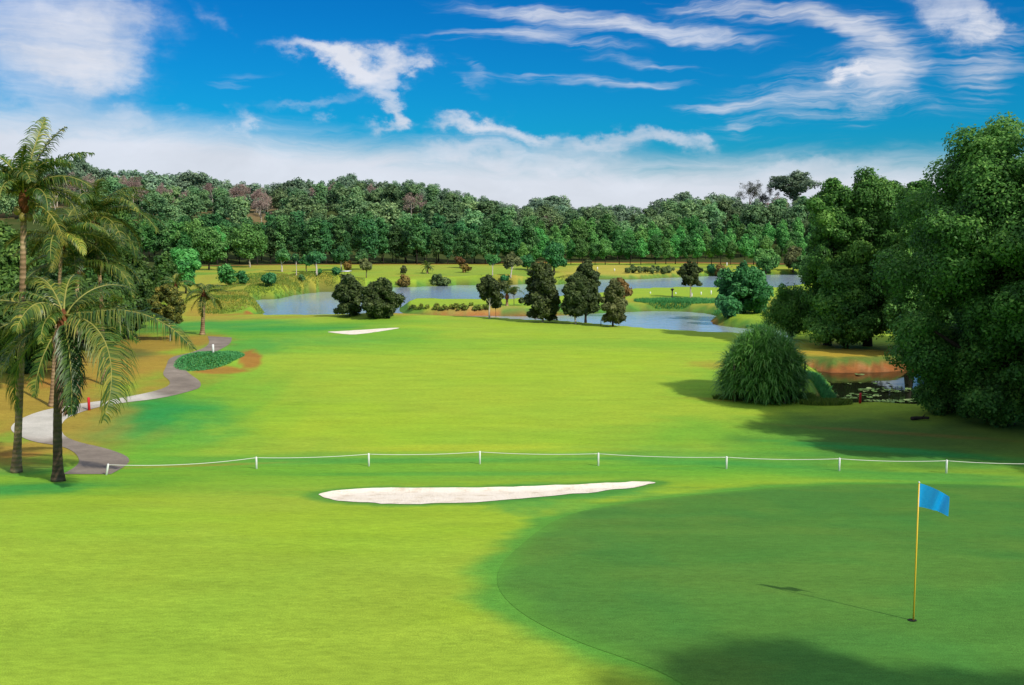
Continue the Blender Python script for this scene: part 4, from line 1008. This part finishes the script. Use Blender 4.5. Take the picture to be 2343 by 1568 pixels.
# ------------------------------------------------------------------ long grass on the banks (nobody could count it)
def tufts(name, spots, n, h, mat, seed, label, wid=.03):
    rng = np.random.default_rng(seed)
    per = n // len(spots); C = []
    for px, py, rx, ry in spots:
        q = rng.random(per) ** .5; a = rng.random(per) * 6.283
        cx, cy = px + q * np.cos(a) * rx, py + q * np.sin(a) * ry
        c = P(px, py, 0); ryw = abs(P(px, py - ry, 0)[1] - P(px, py + ry, 0)[1]) / 2; rxw = rx * depth(c) / FPX
        C.append(np.column_stack([c[0] + q * np.cos(a) * rxw, c[1] + q * np.sin(a) * ryw]))
    C = np.concatenate(C); z = H(C[:, 0], C[:, 1]); ok = z > WZ + .05; C, z = C[ok], z[ok]; n = len(C)
    a = rng.random(n) * 6.283; hh = h * rng.uniform(.5, 1.3, n); w = wid * rng.uniform(.7, 1.4, n)
    side = np.column_stack([np.cos(a), np.sin(a), np.zeros(n)]); lean = rng.normal(0, .35, (n, 2)) * hh[:, None]
    b = np.column_stack([C, z - .03]); tip = b + np.column_stack([lean, hh])
    mid = b + np.column_stack([lean * .3, hh * .6])
    V = np.stack([b - side * w[:, None], b + side * w[:, None], mid + side * w[:, None] * .8, tip, mid - side * w[:, None] * .8], 1).reshape(-1, 3)
    F = np.arange(n * 5).reshape(-1, 5)
    pn = fbm(C[:, 0] / 5, C[:, 1] / 4, 3)
    S = np.repeat(np.clip(.15 + 1.1 * (pn - .25) + rng.normal(0, .12, n), 0, 1), 5)
    o = link(name, mesh_data(name, V, [F], M[mat], {'shade': S}))
    return tag(o, label, 'grass', None, 'stuff')
tufts('long_grass', [(549, 682, 55, 10), (618, 665, 50, 9), (678, 655, 45, 9), (725, 656, 45, 7), (790, 652, 40, 8), (500, 662, 50, 9), (1007, 648, 50, 6), (1090, 648, 60, 5), (1180, 645, 50, 6),
                     (1320, 640, 50, 6), (1440, 634, 90, 4), (1560, 630, 90, 3), (540, 705, 60, 14), (880, 652, 60, 6), (600, 645, 60, 6)], 60000, .20, 'tussock', 5, 'tawny and green long grass on the far pond banks', .045)
tufts('bank_grass', [(1450, 705, 240, 6), (1050, 716, 170, 3), (1690, 735, 70, 5), (1885, 885, 36, 26), (1560, 690, 110, 5)], 26000, .35, 'cover', 6, 'short green grass fringing the pond spit', .03)
tufts('rough_grass', [(1990, 832, 130, 4), (1760, 912, 130, 4), (1890, 925, 60, 4)], 9000, .25, 'tussock', 8, 'rough grass along the lily pond edge', .02)
# leafy island bed beside the path
def island():
    rng = np.random.default_rng(9); n = 16000
    q = np.sqrt(rng.random(n)); a = rng.random(n) * 6.283
    c = P(482, 838, 0); ryw = abs(P(482, 815, 0)[1] - P(482, 861, 0)[1]) / 2; rxw = 64 * depth(c) / FPX
    x = c[0] + q * np.cos(a) * rxw; y = c[1] + q * np.sin(a) * ryw * 1.0
    z = H(x, y) + rng.random(n) * .14 * (1.05 - q ** 4)
    V = leaf_quads(np.column_stack([x, y, z]), unit(rng.normal(size=(n, 3)) * .5 + np.array([0, 0, 1.3])), .055, .6, rng)
    S = np.repeat(np.clip(.5 + rng.normal(0, .2, n), 0, 1), 4)
    tag(link('ground_cover', mesh_data('ground_cover', V, [np.arange(n * 4).reshape(-1, 4)], M['cover'], {'shade': S})), 'leafy green ground cover filling the island bed beside the path', 'ground cover', None, 'stuff')
island()
# lily pads
def pads():
    rng = np.random.default_rng(10); V = []; F = []; S = []; k = 0
    spots = [(2030, 893, 80, 6, 46), (1960, 907, 60, 5, 24), (2070, 919, 90, 3, 150), (2000, 880, 80, 5, 7), (1935, 912, 24, 3, 12), (2130, 917, 40, 4, 60), (1965, 858, 14, 2, 5)]
    for px, py, rx, ry, n in spots:
        for _ in range(n):
            q = rng.random() ** .5; a = rng.random() * 6.283
            p = P(px + q * math.cos(a) * rx, py + q * math.sin(a) * ry, WZ); r = rng.uniform(.08, .19)
            if H(p[0], p[1]) > WZ - .01: continue
            an = np.linspace(.25, 6.03, 10) + rng.random() * 6
            tilt = rng.normal(0, .10, 2)
            ring = [(p[0] + r * math.cos(t), p[1] + r * math.sin(t), WZ + .02 + r * (tilt[0] * math.cos(t) + tilt[1] * math.sin(t)) + rng.random() * .02 + .02) for t in an]
            V += [(p[0], p[1], WZ + .018)] + ring; F += [(k, k + i, k + i + 1) for i in range(1, 10)]; S += [rng.uniform(.2, 1)] * 11; k += 11
    tag(link('lily_pads', mesh_data('lily_pads', np.array(V), [np.array(F)], M['lily'], {'shade': np.array(S)})), 'pale lily pads floating on the dark pond by the big tree', 'lily pads', None, 'stuff')
pads()

# ------------------------------------------------------------------ rope fence
def rope_fence():
    posts = [((242, 1087), 1061, .1), ((587, 1073), 1045, 0), ((844, 1067), 1037, 0), ((1098, 1062), 1032, 0), ((1369, 1066), 1036, 0), ((1662, 1073), 1044, 0), ((1920, 1078), 1047.5, 0), ((2165, 1083), 1052, 0), ((2425, 1089), 1058, 0), ((2690, 1096), 1064, 0)]
    b0 = G(1098, 1062)
    r = empty('rope_fence', b0, 'low white rope fence strung on short posts across the fairway', 'fence')
    tops = []
    for (px, py), top, lean in posts:
        b = G(px, py); h = (py - top) * depth(b) / FPX / ct
        mb = MB(); t = b + np.array([lean, 0, h])
        mb.tube([b - b0 + (0, 0, -.1), t - b0 + (0, 0, -.02), t - b0], [.036, .036, .022], 10)
        mb.build('post', M['white'], r); tops.append(t - b0 + np.array([0, 0, -.035]))
    for a, b in zip(tops[:-1], tops[1:]):
        s = np.linspace(0, 1, 22); sag = .055 if a[0] > tops[0][0] + .1 else .12
        pts = a + (b - a) * s[:, None]; pts[:, 2] -= sag * 4 * s * (1 - s)
        mb = MB(); mb.tube(pts, .011, 6); mb.build('rope', M['rope'], r)
rope_fence()

# ------------------------------------------------------------------ flagstick and cup
def flag_material():
    m, t, o = nt('blue_flag_cloth')
    tc = N(t, 'ShaderNodeTexCoord')
    n = N(t, 'ShaderNodeTexNoise', {'Vector': tc.outputs['Object'], 'Scale': 60.0, 'Detail': 3.0})
    c = ramp(t, n.outputs['Fac'], [(.3, (.0, .34, .82)), (.7, (.02, .46, .95))])
    b = N(t, 'ShaderNodeBsdfPrincipled', {'Base Color': c, 'Roughness': .32, 'Specular IOR Level': .6})
    tr = N(t, 'ShaderNodeBsdfTranslucent', {'Color': c})
    mx = N(t, 'ShaderNodeMixShader', {0: .3, 1: b.outputs[0], 2: tr.outputs[0]})
    t.links.new(mx.outputs[0], o.inputs[0]); return m
def flagstick():
    b = G(2090, 1421)
    top = at_depth(2103, 1105, b[1]); hgt = top[2] - b[2]; m = depth(b) / FPX
    r = empty('flagstick', b, 'yellow flagstick with a blue flag standing in the hole of the putting green', 'flagstick')
    mb = MB(); T = np.array([top[0] - b[0], 0, hgt])
    mb.tube([(0, 0, -.1), T * .5, T], [.0155, .014, .012], 10); mb.build('pole', M['pole'], r)
    kb = MB(); kb.tube([T, T + (0, 0, .012), T + (0, 0, .022)], [.016, .018, .006], 10); kb.build('cap', M['white'], r)
    nu, nv = 30, 20; V = []
    for j in range(nv + 1):
        v = j / nv
        for i in range(nu + 1):
            u = i / nu
            px = u * 64 * m * (1 - .04 * v); pz = -(8 + u * 30 - 4 * math.sin(u * 3.1)) * m * .95 - v * (54 - 10 * u) * m
            wv = .055 * math.sin(u * 8.5 + v * 1.6) * u ** .6 + .022 * math.sin(u * 17 + v * 3) * u
            V.append((T[0] + .012 + px, wv - .10 * u, T[2] + .01 + pz + 5 * m))
    F = [(j * (nu + 1) + i, j * (nu + 1) + i + 1, (j + 1) * (nu + 1) + i + 1, (j + 1) * (nu + 1) + i) for j in range(nv) for i in range(nu)]
    link('flag', mesh_data('flag', np.array(V), [np.array(F)], flag_material(), None, True), r)
    c = MB(); a = np.linspace(0, 6.283, 25)[:-1]
    g = b + np.array([-.02, 0, 0]); V = [(0, 0, 0)] + [(.075 * math.cos(t), .075 * math.sin(t), 0) for t in a]
    for k in range(1, 25): pass
    V = np.array(V); V[:, 2] = H(g[0] + V[:, 0], g[1] + V[:, 1]) - g[2] + .018
    c.add(V, np.array([(0, i, i % 24 + 1) for i in range(1, 25)]))  # flat black disc stands in for the shaded inside of the hole
    tag(c.build('hole_cup', M['cup'], None, g), 'dark round hole at the foot of the yellow flagstick', 'golf hole')
flagstick()

# ------------------------------------------------------------------ stakes, lamp, cart, log
def stake(name, px, py, top, wpx, mat, label, group=None, cat='stake'):
    b = G(px, py); m = depth(b) / FPX; h = (py - top) * m
    mb = MB(); r = max(.03, wpx * m / 2)
    mb.tube([(0, 0, -.1), (0, 0, h - r * .5), (0, 0, h)], [r, r, r * .6], 10)
    return tag(mb.build(name, M[mat], None, b), label, cat, group)
stake('red_stake', 204, 939, 909, 6, 'red', 'red hazard stake beside the pale bend of the path')
stake('white_stake', 488, 811, 788, 5, 'white', 'white stake on the leafy island bed by the path')
stake('red_stake', 1968, 923, 899, 5.5, 'red', 'dark red stake at the edge of the lily pond')
stake('dark_stake', 1375, 746, 733, 1.6, 'lamp_black', 'thin dark stick at the fairway edge before the near pond')
for px, py, top in [(1583, 680, 670), (1604, 675, 668), (1627, 674, 665), (1546, 673, 669), (1488, 672, 668)]:
    stake('white_marker', px, py, top, 3, 'white', 'small white marker post on the far spit', 'white marker posts on the spit')
for px, py, top in [(1367, 618, 611), (1406, 621, 615), (1663, 609, 601), (1319, 627, 621)]:
    stake('white_marker', px, py, top, 2.5, 'white', 'small white marker post on the bank beyond the water', 'white marker posts beyond the water')
def lamp_post():
    b = G(1538, 682); m = depth(b) / FPX; h = 22 * m
    r = empty('lamp_post', b, 'short black garden lamp post on the far spit', 'lamp post')
    mb = MB(); mb.tube([(0, 0, -.1), (0, 0, .25), (0, 0, .27), (0, 0, h * .72)], [.13, .13, .08, .07], 10); mb.build('post', M['lamp_black'], r)
    mb = MB(); mb.tube([(0, 0, h * .72), (0, 0, h * .76), (0, 0, h * .9)], [.10, .12, .2], 8); mb.build('lantern', M['lamp_black'], r)
    mb = MB(); mb.tube([(0, 0, h * .9), (0, 0, h * .93), (0, 0, h)], [.27, .24, .03], 8); mb.build('cap', M['lamp_black'], r)
lamp_post()
def golf_cart():
    b = G(793, 648)
    r = empty('golf_cart', b, 'small white-roofed golf cart on the far fairway behind the lakeside trees', 'golf cart', None, 1.45)
    mb = MB(); mb.box((0, 0, .5), (2.2, 1.1, .35)); mb.box((.85, 0, .75), (.35, 1.05, .35)); mb.build('body', M['white'], r, smooth=False)
    mb = MB(); mb.box((-.35, 0, .82), (.5, 1.0, .16)); mb.box((-.62, 0, 1.1), (.1, 1.0, .42)); mb.build('seat', M['lamp_black'], r, smooth=False)
    mb = MB(); mb.box((0, 0, 1.88), (2.0, 1.15, .08)); mb.build('roof', M['white'], r, smooth=False)
    for x in (-.9, .8):
        for y in (-.5, .5):
            mb = MB(); mb.tube([(x, y, .6), (x * .98, y, 1.85)], .025, 6); mb.build('roof_strut', M['lamp_black'], r)
            mb = MB(); mb.tube([(x * .85, y - .08, .24), (x * .85, y + .08, .24)], .24, 14); mb.build('wheel', M['lamp_black'], r)
golf_cart()
def log():
    b = G(2103, 962)
    mb = MB(); t = np.linspace(0, 1, 7)
    mb.tube(np.column_stack([-.35 + .8 * t, .08 * np.sin(t * 4), .08 + .05 * t]), .10 - .04 * t, 9); mb.tube([(.15, 0, .12), (.25, -.05, .3)], [.04, .02], 6)
    tag(mb.build('fallen_log', M['dark_bark'], None, b), 'dark fallen log in the shade under the largest tree', 'log')
log()

# ------------------------------------------------------------------ sun, sky, clouds
SUN_EL = math.radians(40); sdir = np.array([.72, -.69, 0]); sdir /= np.linalg.norm(sdir)
S = Vector((sdir[0] * math.cos(SUN_EL), sdir[1] * math.cos(SUN_EL), math.sin(SUN_EL)))
sun = bpy.data.lights.new('sun', 'SUN'); sun.energy = 4.3; sun.angle = math.radians(1.0); sun.color = (1.0, .94, .82)
so = bpy.data.objects.new('sun', sun); COL.objects.link(so); so.rotation_euler = (-S).to_track_quat('-Z', 'Y').to_euler(); so.location = (30, -30, 60)

W = bpy.data.worlds.new('World'); sc.world = W; W.use_nodes = True
t = W.node_tree; t.nodes.clear()
out = t.nodes.new('ShaderNodeOutputWorld')
sky = N(t, 'ShaderNodeTexSky', sky_type='NISHITA', sun_disc=False, sun_elevation=SUN_EL, sun_rotation=math.atan2(S.x, S.y), air_density=1.2, dust_density=.6, ozone_density=3.0)
tc = N(t, 'ShaderNodeTexCoord')
sep = N(t, 'ShaderNodeSeparateXYZ', {0: tc.outputs['Generated']})
def mth(op, a, b=None, c=None):
    i = {0: a}
    if b is not None: i[1] = b
    if c is not None: i[2] = c
    return N(t, 'ShaderNodeMath', i, operation=op).outputs[0]
az = mth('ARCTAN2', sep.outputs[0], sep.outputs[1]); el = mth('ARCSINE', sep.outputs[2])
uv = N(t, 'ShaderNodeCombineXYZ', {0: az, 1: el, 2: 0.0}).outputs[0]
def wnoise(vec, scale, sx_, sy_, det=5.0, rough=.6, dist=0.0, rot=0.0, off=0.0):
    mp = N(t, 'ShaderNodeMapping', {'Vector': vec, 'Scale': (sx_, sy_, 1), 'Rotation': (0, 0, rot), 'Location': (off, off * .7, off)})
    return N(t, 'ShaderNodeTexNoise', {'Vector': mp.outputs[0], 'Scale': scale, 'Detail': det, 'Roughness': rough, 'Distortion': dist})
w1 = wnoise(uv, 9.0, 1, 1.6, 4.0)
w1c = N(t, 'ShaderNodeVectorMath', {0: w1.outputs['Color'], 1: (.5, .5, .5)}, operation='SUBTRACT')
w1s = N(t, 'ShaderNodeVectorMath', {0: w1c.outputs[0], 1: (.085, .040, 0)}, operation='MULTIPLY')
wuv = N(t, 'ShaderNodeVectorMath', {0: uv, 1: w1s.outputs[0]}, operation='ADD').outputs[0]
w2 = wnoise(uv, 20.0, 1, 1.5, 5.0, .62)
w2c = N(t, 'ShaderNodeVectorMath', {0: w2.outputs['Color'], 1: (.5, .5, .5)}, operation='SUBTRACT')
w2s = N(t, 'ShaderNodeVectorMath', {0: w2c.outputs[0], 1: (.11, .060, 0)}, operation='MULTIPLY')
wuv2 = N(t, 'ShaderNodeVectorMath', {0: wuv, 1: w2s.outputs[0]}, operation='ADD').outputs[0]
def azel(px, py):
    d = ray(px, py); d = d / np.linalg.norm(d); return math.atan2(d[0], d[1]), math.asin(d[2])
def cl(px, py, rx, ry, deg=0.0, vec=None):
    a, e = azel(px, py)
    mp = N(t, 'ShaderNodeMapping', {'Vector': wuv if vec is None else vec, 'Location': (a, e, 0), 'Rotation': (0, 0, math.radians(deg)), 'Scale': (rx / FPX, ry / FPX, 1)}, vector_type='TEXTURE')
    ln = N(t, 'ShaderNodeVectorMath', {0: mp.outputs[0]}, operation='LENGTH')
    return N(t, 'ShaderNodeMapRange', {0: ln.outputs['Value'], 1: 1.0, 2: 0.0, 3: 0.0, 4: 1.0}, interpolation_type='SMOOTHSTEP').outputs[0]
def summed(lst, vec=None):
    s = None
    for px, py, rx, ry, deg, w in lst:
        v = mth('MULTIPLY', cl(px, py, rx, ry, deg, vec), w); s = v if s is None else mth('ADD', s, v)
    return s
# puffy heaps (soft), and drawn-out cirrus (fibrous)
puff = summed([(40, 40, 340, 190, 0, .85), (230, 70, 200, 150, 0, .55), (210, 165, 220, 90, 0, .55), (40, 160, 260, 90, 0, .35), (150, 260, 320, 62, -6, .6), (330, 265, 120, 50, -8, .45),
               (715, 122, 150, 34, -9, .85), (790, 142, 110, 48, -12, .8), (860, 155, 120, 66, 0, .8), (920, 135, 85, 50, 10, .8), (865, 205, 90, 42, 20, .65), (890, 248, 66, 46, -35, .95), (862, 282, 70, 30, 30, .7), (720, 232, 150, 24, 6, .45), (738, 277, 34, 26, 0, .5),
               (1060, 272, 150, 36, 2, .75), (1130, 290, 150, 38, -10, .75), (1210, 310, 110, 36, -20, .6), (580, 268, 70, 36, -30, .6), (530, 292, 110, 22, 10, .5), (1060, 345, 210, 56, 0, .9), (1400, 322, 240, 38, -2, .95), (1560, 335, 130, 40, -8, .7), (1300, 372, 260, 52, 0, .85), (1830, 378, 280, 50, 0, .8),
               (1935, 182, 110, 34, 14, .95), (2170, 20, 130, 80, -25, .85), (2230, 60, 90, 50, 30, .5), (490, 38, 56, 42, 0, .42)], wuv2)
cirr = summed([(1180, 22, 300, 30, -4, .7), (1400, 45, 420, 34, -7, 1.2), (1600, 80, 220, 26, -10, .9), (1180, 76, 320, 34, 2, 1.1), (1340, 95, 240, 22, -3, .6), (1760, 30, 360, 36, -8, 1.1), (1960, 75, 220, 34, -22, 1.0), (2020, 125, 140, 100, -60, .8), (1840, 220, 320, 95, 12, .9), (2050, 180, 220, 80, 42, .75),
               (1290, 182, 280, 20, -2, .85), (1500, 188, 180, 16, 3, .6), (1630, 241, 150, 18, 0, .85), (1480, 140, 220, 18, -8, .55), (2255, 150, 150, 120, 48, .8), (2110, 245, 90, 40, -20, .55), (1075, 168, 70, 20, -28, .6), (1060, 190, 90, 22, -20, .45), (1690, 290, 60, 26, 10, .4), (560, 185, 80, 30, 10, .4), (2080, 365, 120, 50, 0, .4)])
pn = wnoise(wuv, 9.0, 1.0, 2.0, 7.0, .6, .3)
cn = wnoise(wuv, 6.0, 1.1, 8.0, 7.0, .66, .6, math.radians(7), 3.0)
cn2 = wnoise(wuv, 34.0, .40, 5.5, 7.0, .6, .15, math.radians(7), 9.0)
def ctr(v, k): return mth('MULTIPLY', mth('SUBTRACT', v, .5), k)
pv = mth('ADD', puff, mth('ADD', ctr(pn.outputs['Fac'], .55), mth('ADD', ctr(cn.outputs['Fac'], .7), ctr(cn2.outputs['Fac'], .5))))
puffm = mth('MULTIPLY', N(t, 'ShaderNodeMapRange', {0: pv, 1: -.15, 2: 1.75, 3: 0.0, 4: 1.05}, interpolation_type='SMOOTHSTEP').outputs[0], mth('MINIMUM', mth('MULTIPLY', puff, 1.7), 1.0))
cv = mth('ADD', mth('MULTIPLY', cirr, .8), mth('ADD', ctr(cn.outputs['Fac'], 2.0), ctr(cn2.outputs['Fac'], 1.9)))
cirm = mth('MULTIPLY', N(t, 'ShaderNodeMapRange', {0: cv, 1: 0.0, 2: 1.6, 3: 0.0, 4: .86}, interpolation_type='SMOOTHSTEP').outputs[0], mth('MINIMUM', mth('MULTIPLY', cirr, 1.7), 1.0))
# milky band along the horizon, higher on the left
e0 = azel(1171, 462)[1]; e1 = azel(1171, 300)[1]
elw = mth('ADD', el, mth('MULTIPLY', mth('SUBTRACT', cn.outputs['Fac'], .5), .035))
elw = mth('ADD', elw, mth('MULTIPLY', mth('MINIMUM', az, .15), .070))
hz = N(t, 'ShaderNodeMapRange', {0: elw, 1: e1 - .004, 2: e0 + .020, 3: 0.0, 4: .93}, interpolation_type='SMOOTHSTEP').outputs[0]
# white cloud added overhead, out of frame, as neutral fill light
overhead_fill = N(t, 'ShaderNodeMapRange', {0: el, 1: .34, 2: .72, 3: 0.0, 4: .75}, interpolation_type='SMOOTHSTEP').outputs[0]
mask = mth('MINIMUM', mth('ADD', puffm, cirm), .97)
inv = mth('MULTIPLY', mth('MULTIPLY', mth('SUBTRACT', 1.0, mask), mth('SUBTRACT', 1.0, hz)), mth('SUBTRACT', 1.0, overhead_fill))
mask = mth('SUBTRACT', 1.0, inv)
# the deep blue of a clear tropical sky
grad = ramp(t, N(t, 'ShaderNodeMapRange', {0: el, 1: .0, 2: .30, 3: 0.0, 4: 1.0}).outputs[0], [(0, (.12, .66, .88)), (.30, (.020, .59, .93)), (.65, (.012, .46, .86)), (1, (.008, .37, .78))])
grad = N(t, 'ShaderNodeVectorMath', {0: grad, 1: (1.0, 1.0, 1.12)}, operation='MULTIPLY').outputs[0]
tint = N(t, 'ShaderNodeVectorMath', {0: sky.outputs[0], 1: grad}, operation='MULTIPLY').outputs[0]
cc = N(t, 'ShaderNodeMapRange', {0: pn.outputs['Fac'], 1: .3, 2: .7, 3: .86, 4: 1.0}).outputs[0]
cloudc = N(t, 'ShaderNodeVectorMath', {0: (8.0, 8.3, 9.2), 1: cc}, operation='MULTIPLY').outputs[0]
cloudc = N(t, 'ShaderNodeVectorMath', {0: cloudc, 1: mth('ADD', 1.0, mth('MULTIPLY', overhead_fill, .15))}, operation='MULTIPLY').outputs[0]
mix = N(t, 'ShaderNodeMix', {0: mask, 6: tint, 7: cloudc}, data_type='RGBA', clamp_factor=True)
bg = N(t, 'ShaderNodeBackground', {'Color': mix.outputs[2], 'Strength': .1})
t.links.new(bg.outputs[0], out.inputs[0])

# ------------------------------------------------------------------ camera and render
cam = bpy.data.cameras.new('camera'); co = bpy.data.objects.new('camera', cam); COL.objects.link(co)
cam.sensor_width = 36; cam.lens = 36 * FPX / 2343; cam.clip_start = .1; cam.clip_end = 6000
co.location = (0, 0, CAMZ); co.rotation_euler = (math.pi / 2 - TH, 0, 0)
sc.camera = co
sc.view_settings.view_transform = 'Standard'; sc.view_settings.look = 'None'; sc.view_settings.exposure = 0; sc.view_settings.gamma = 1
sc.render.engine = 'CYCLES'
c = sc.cycles
c.max_bounces = 6; c.diffuse_bounces = 3; c.glossy_bounces = 3; c.transmission_bounces = 3; c.transparent_max_bounces = 6
c.caustics_reflective = False; c.caustics_refractive = False; c.use_denoising = True; c.sample_clamp_indirect = 8
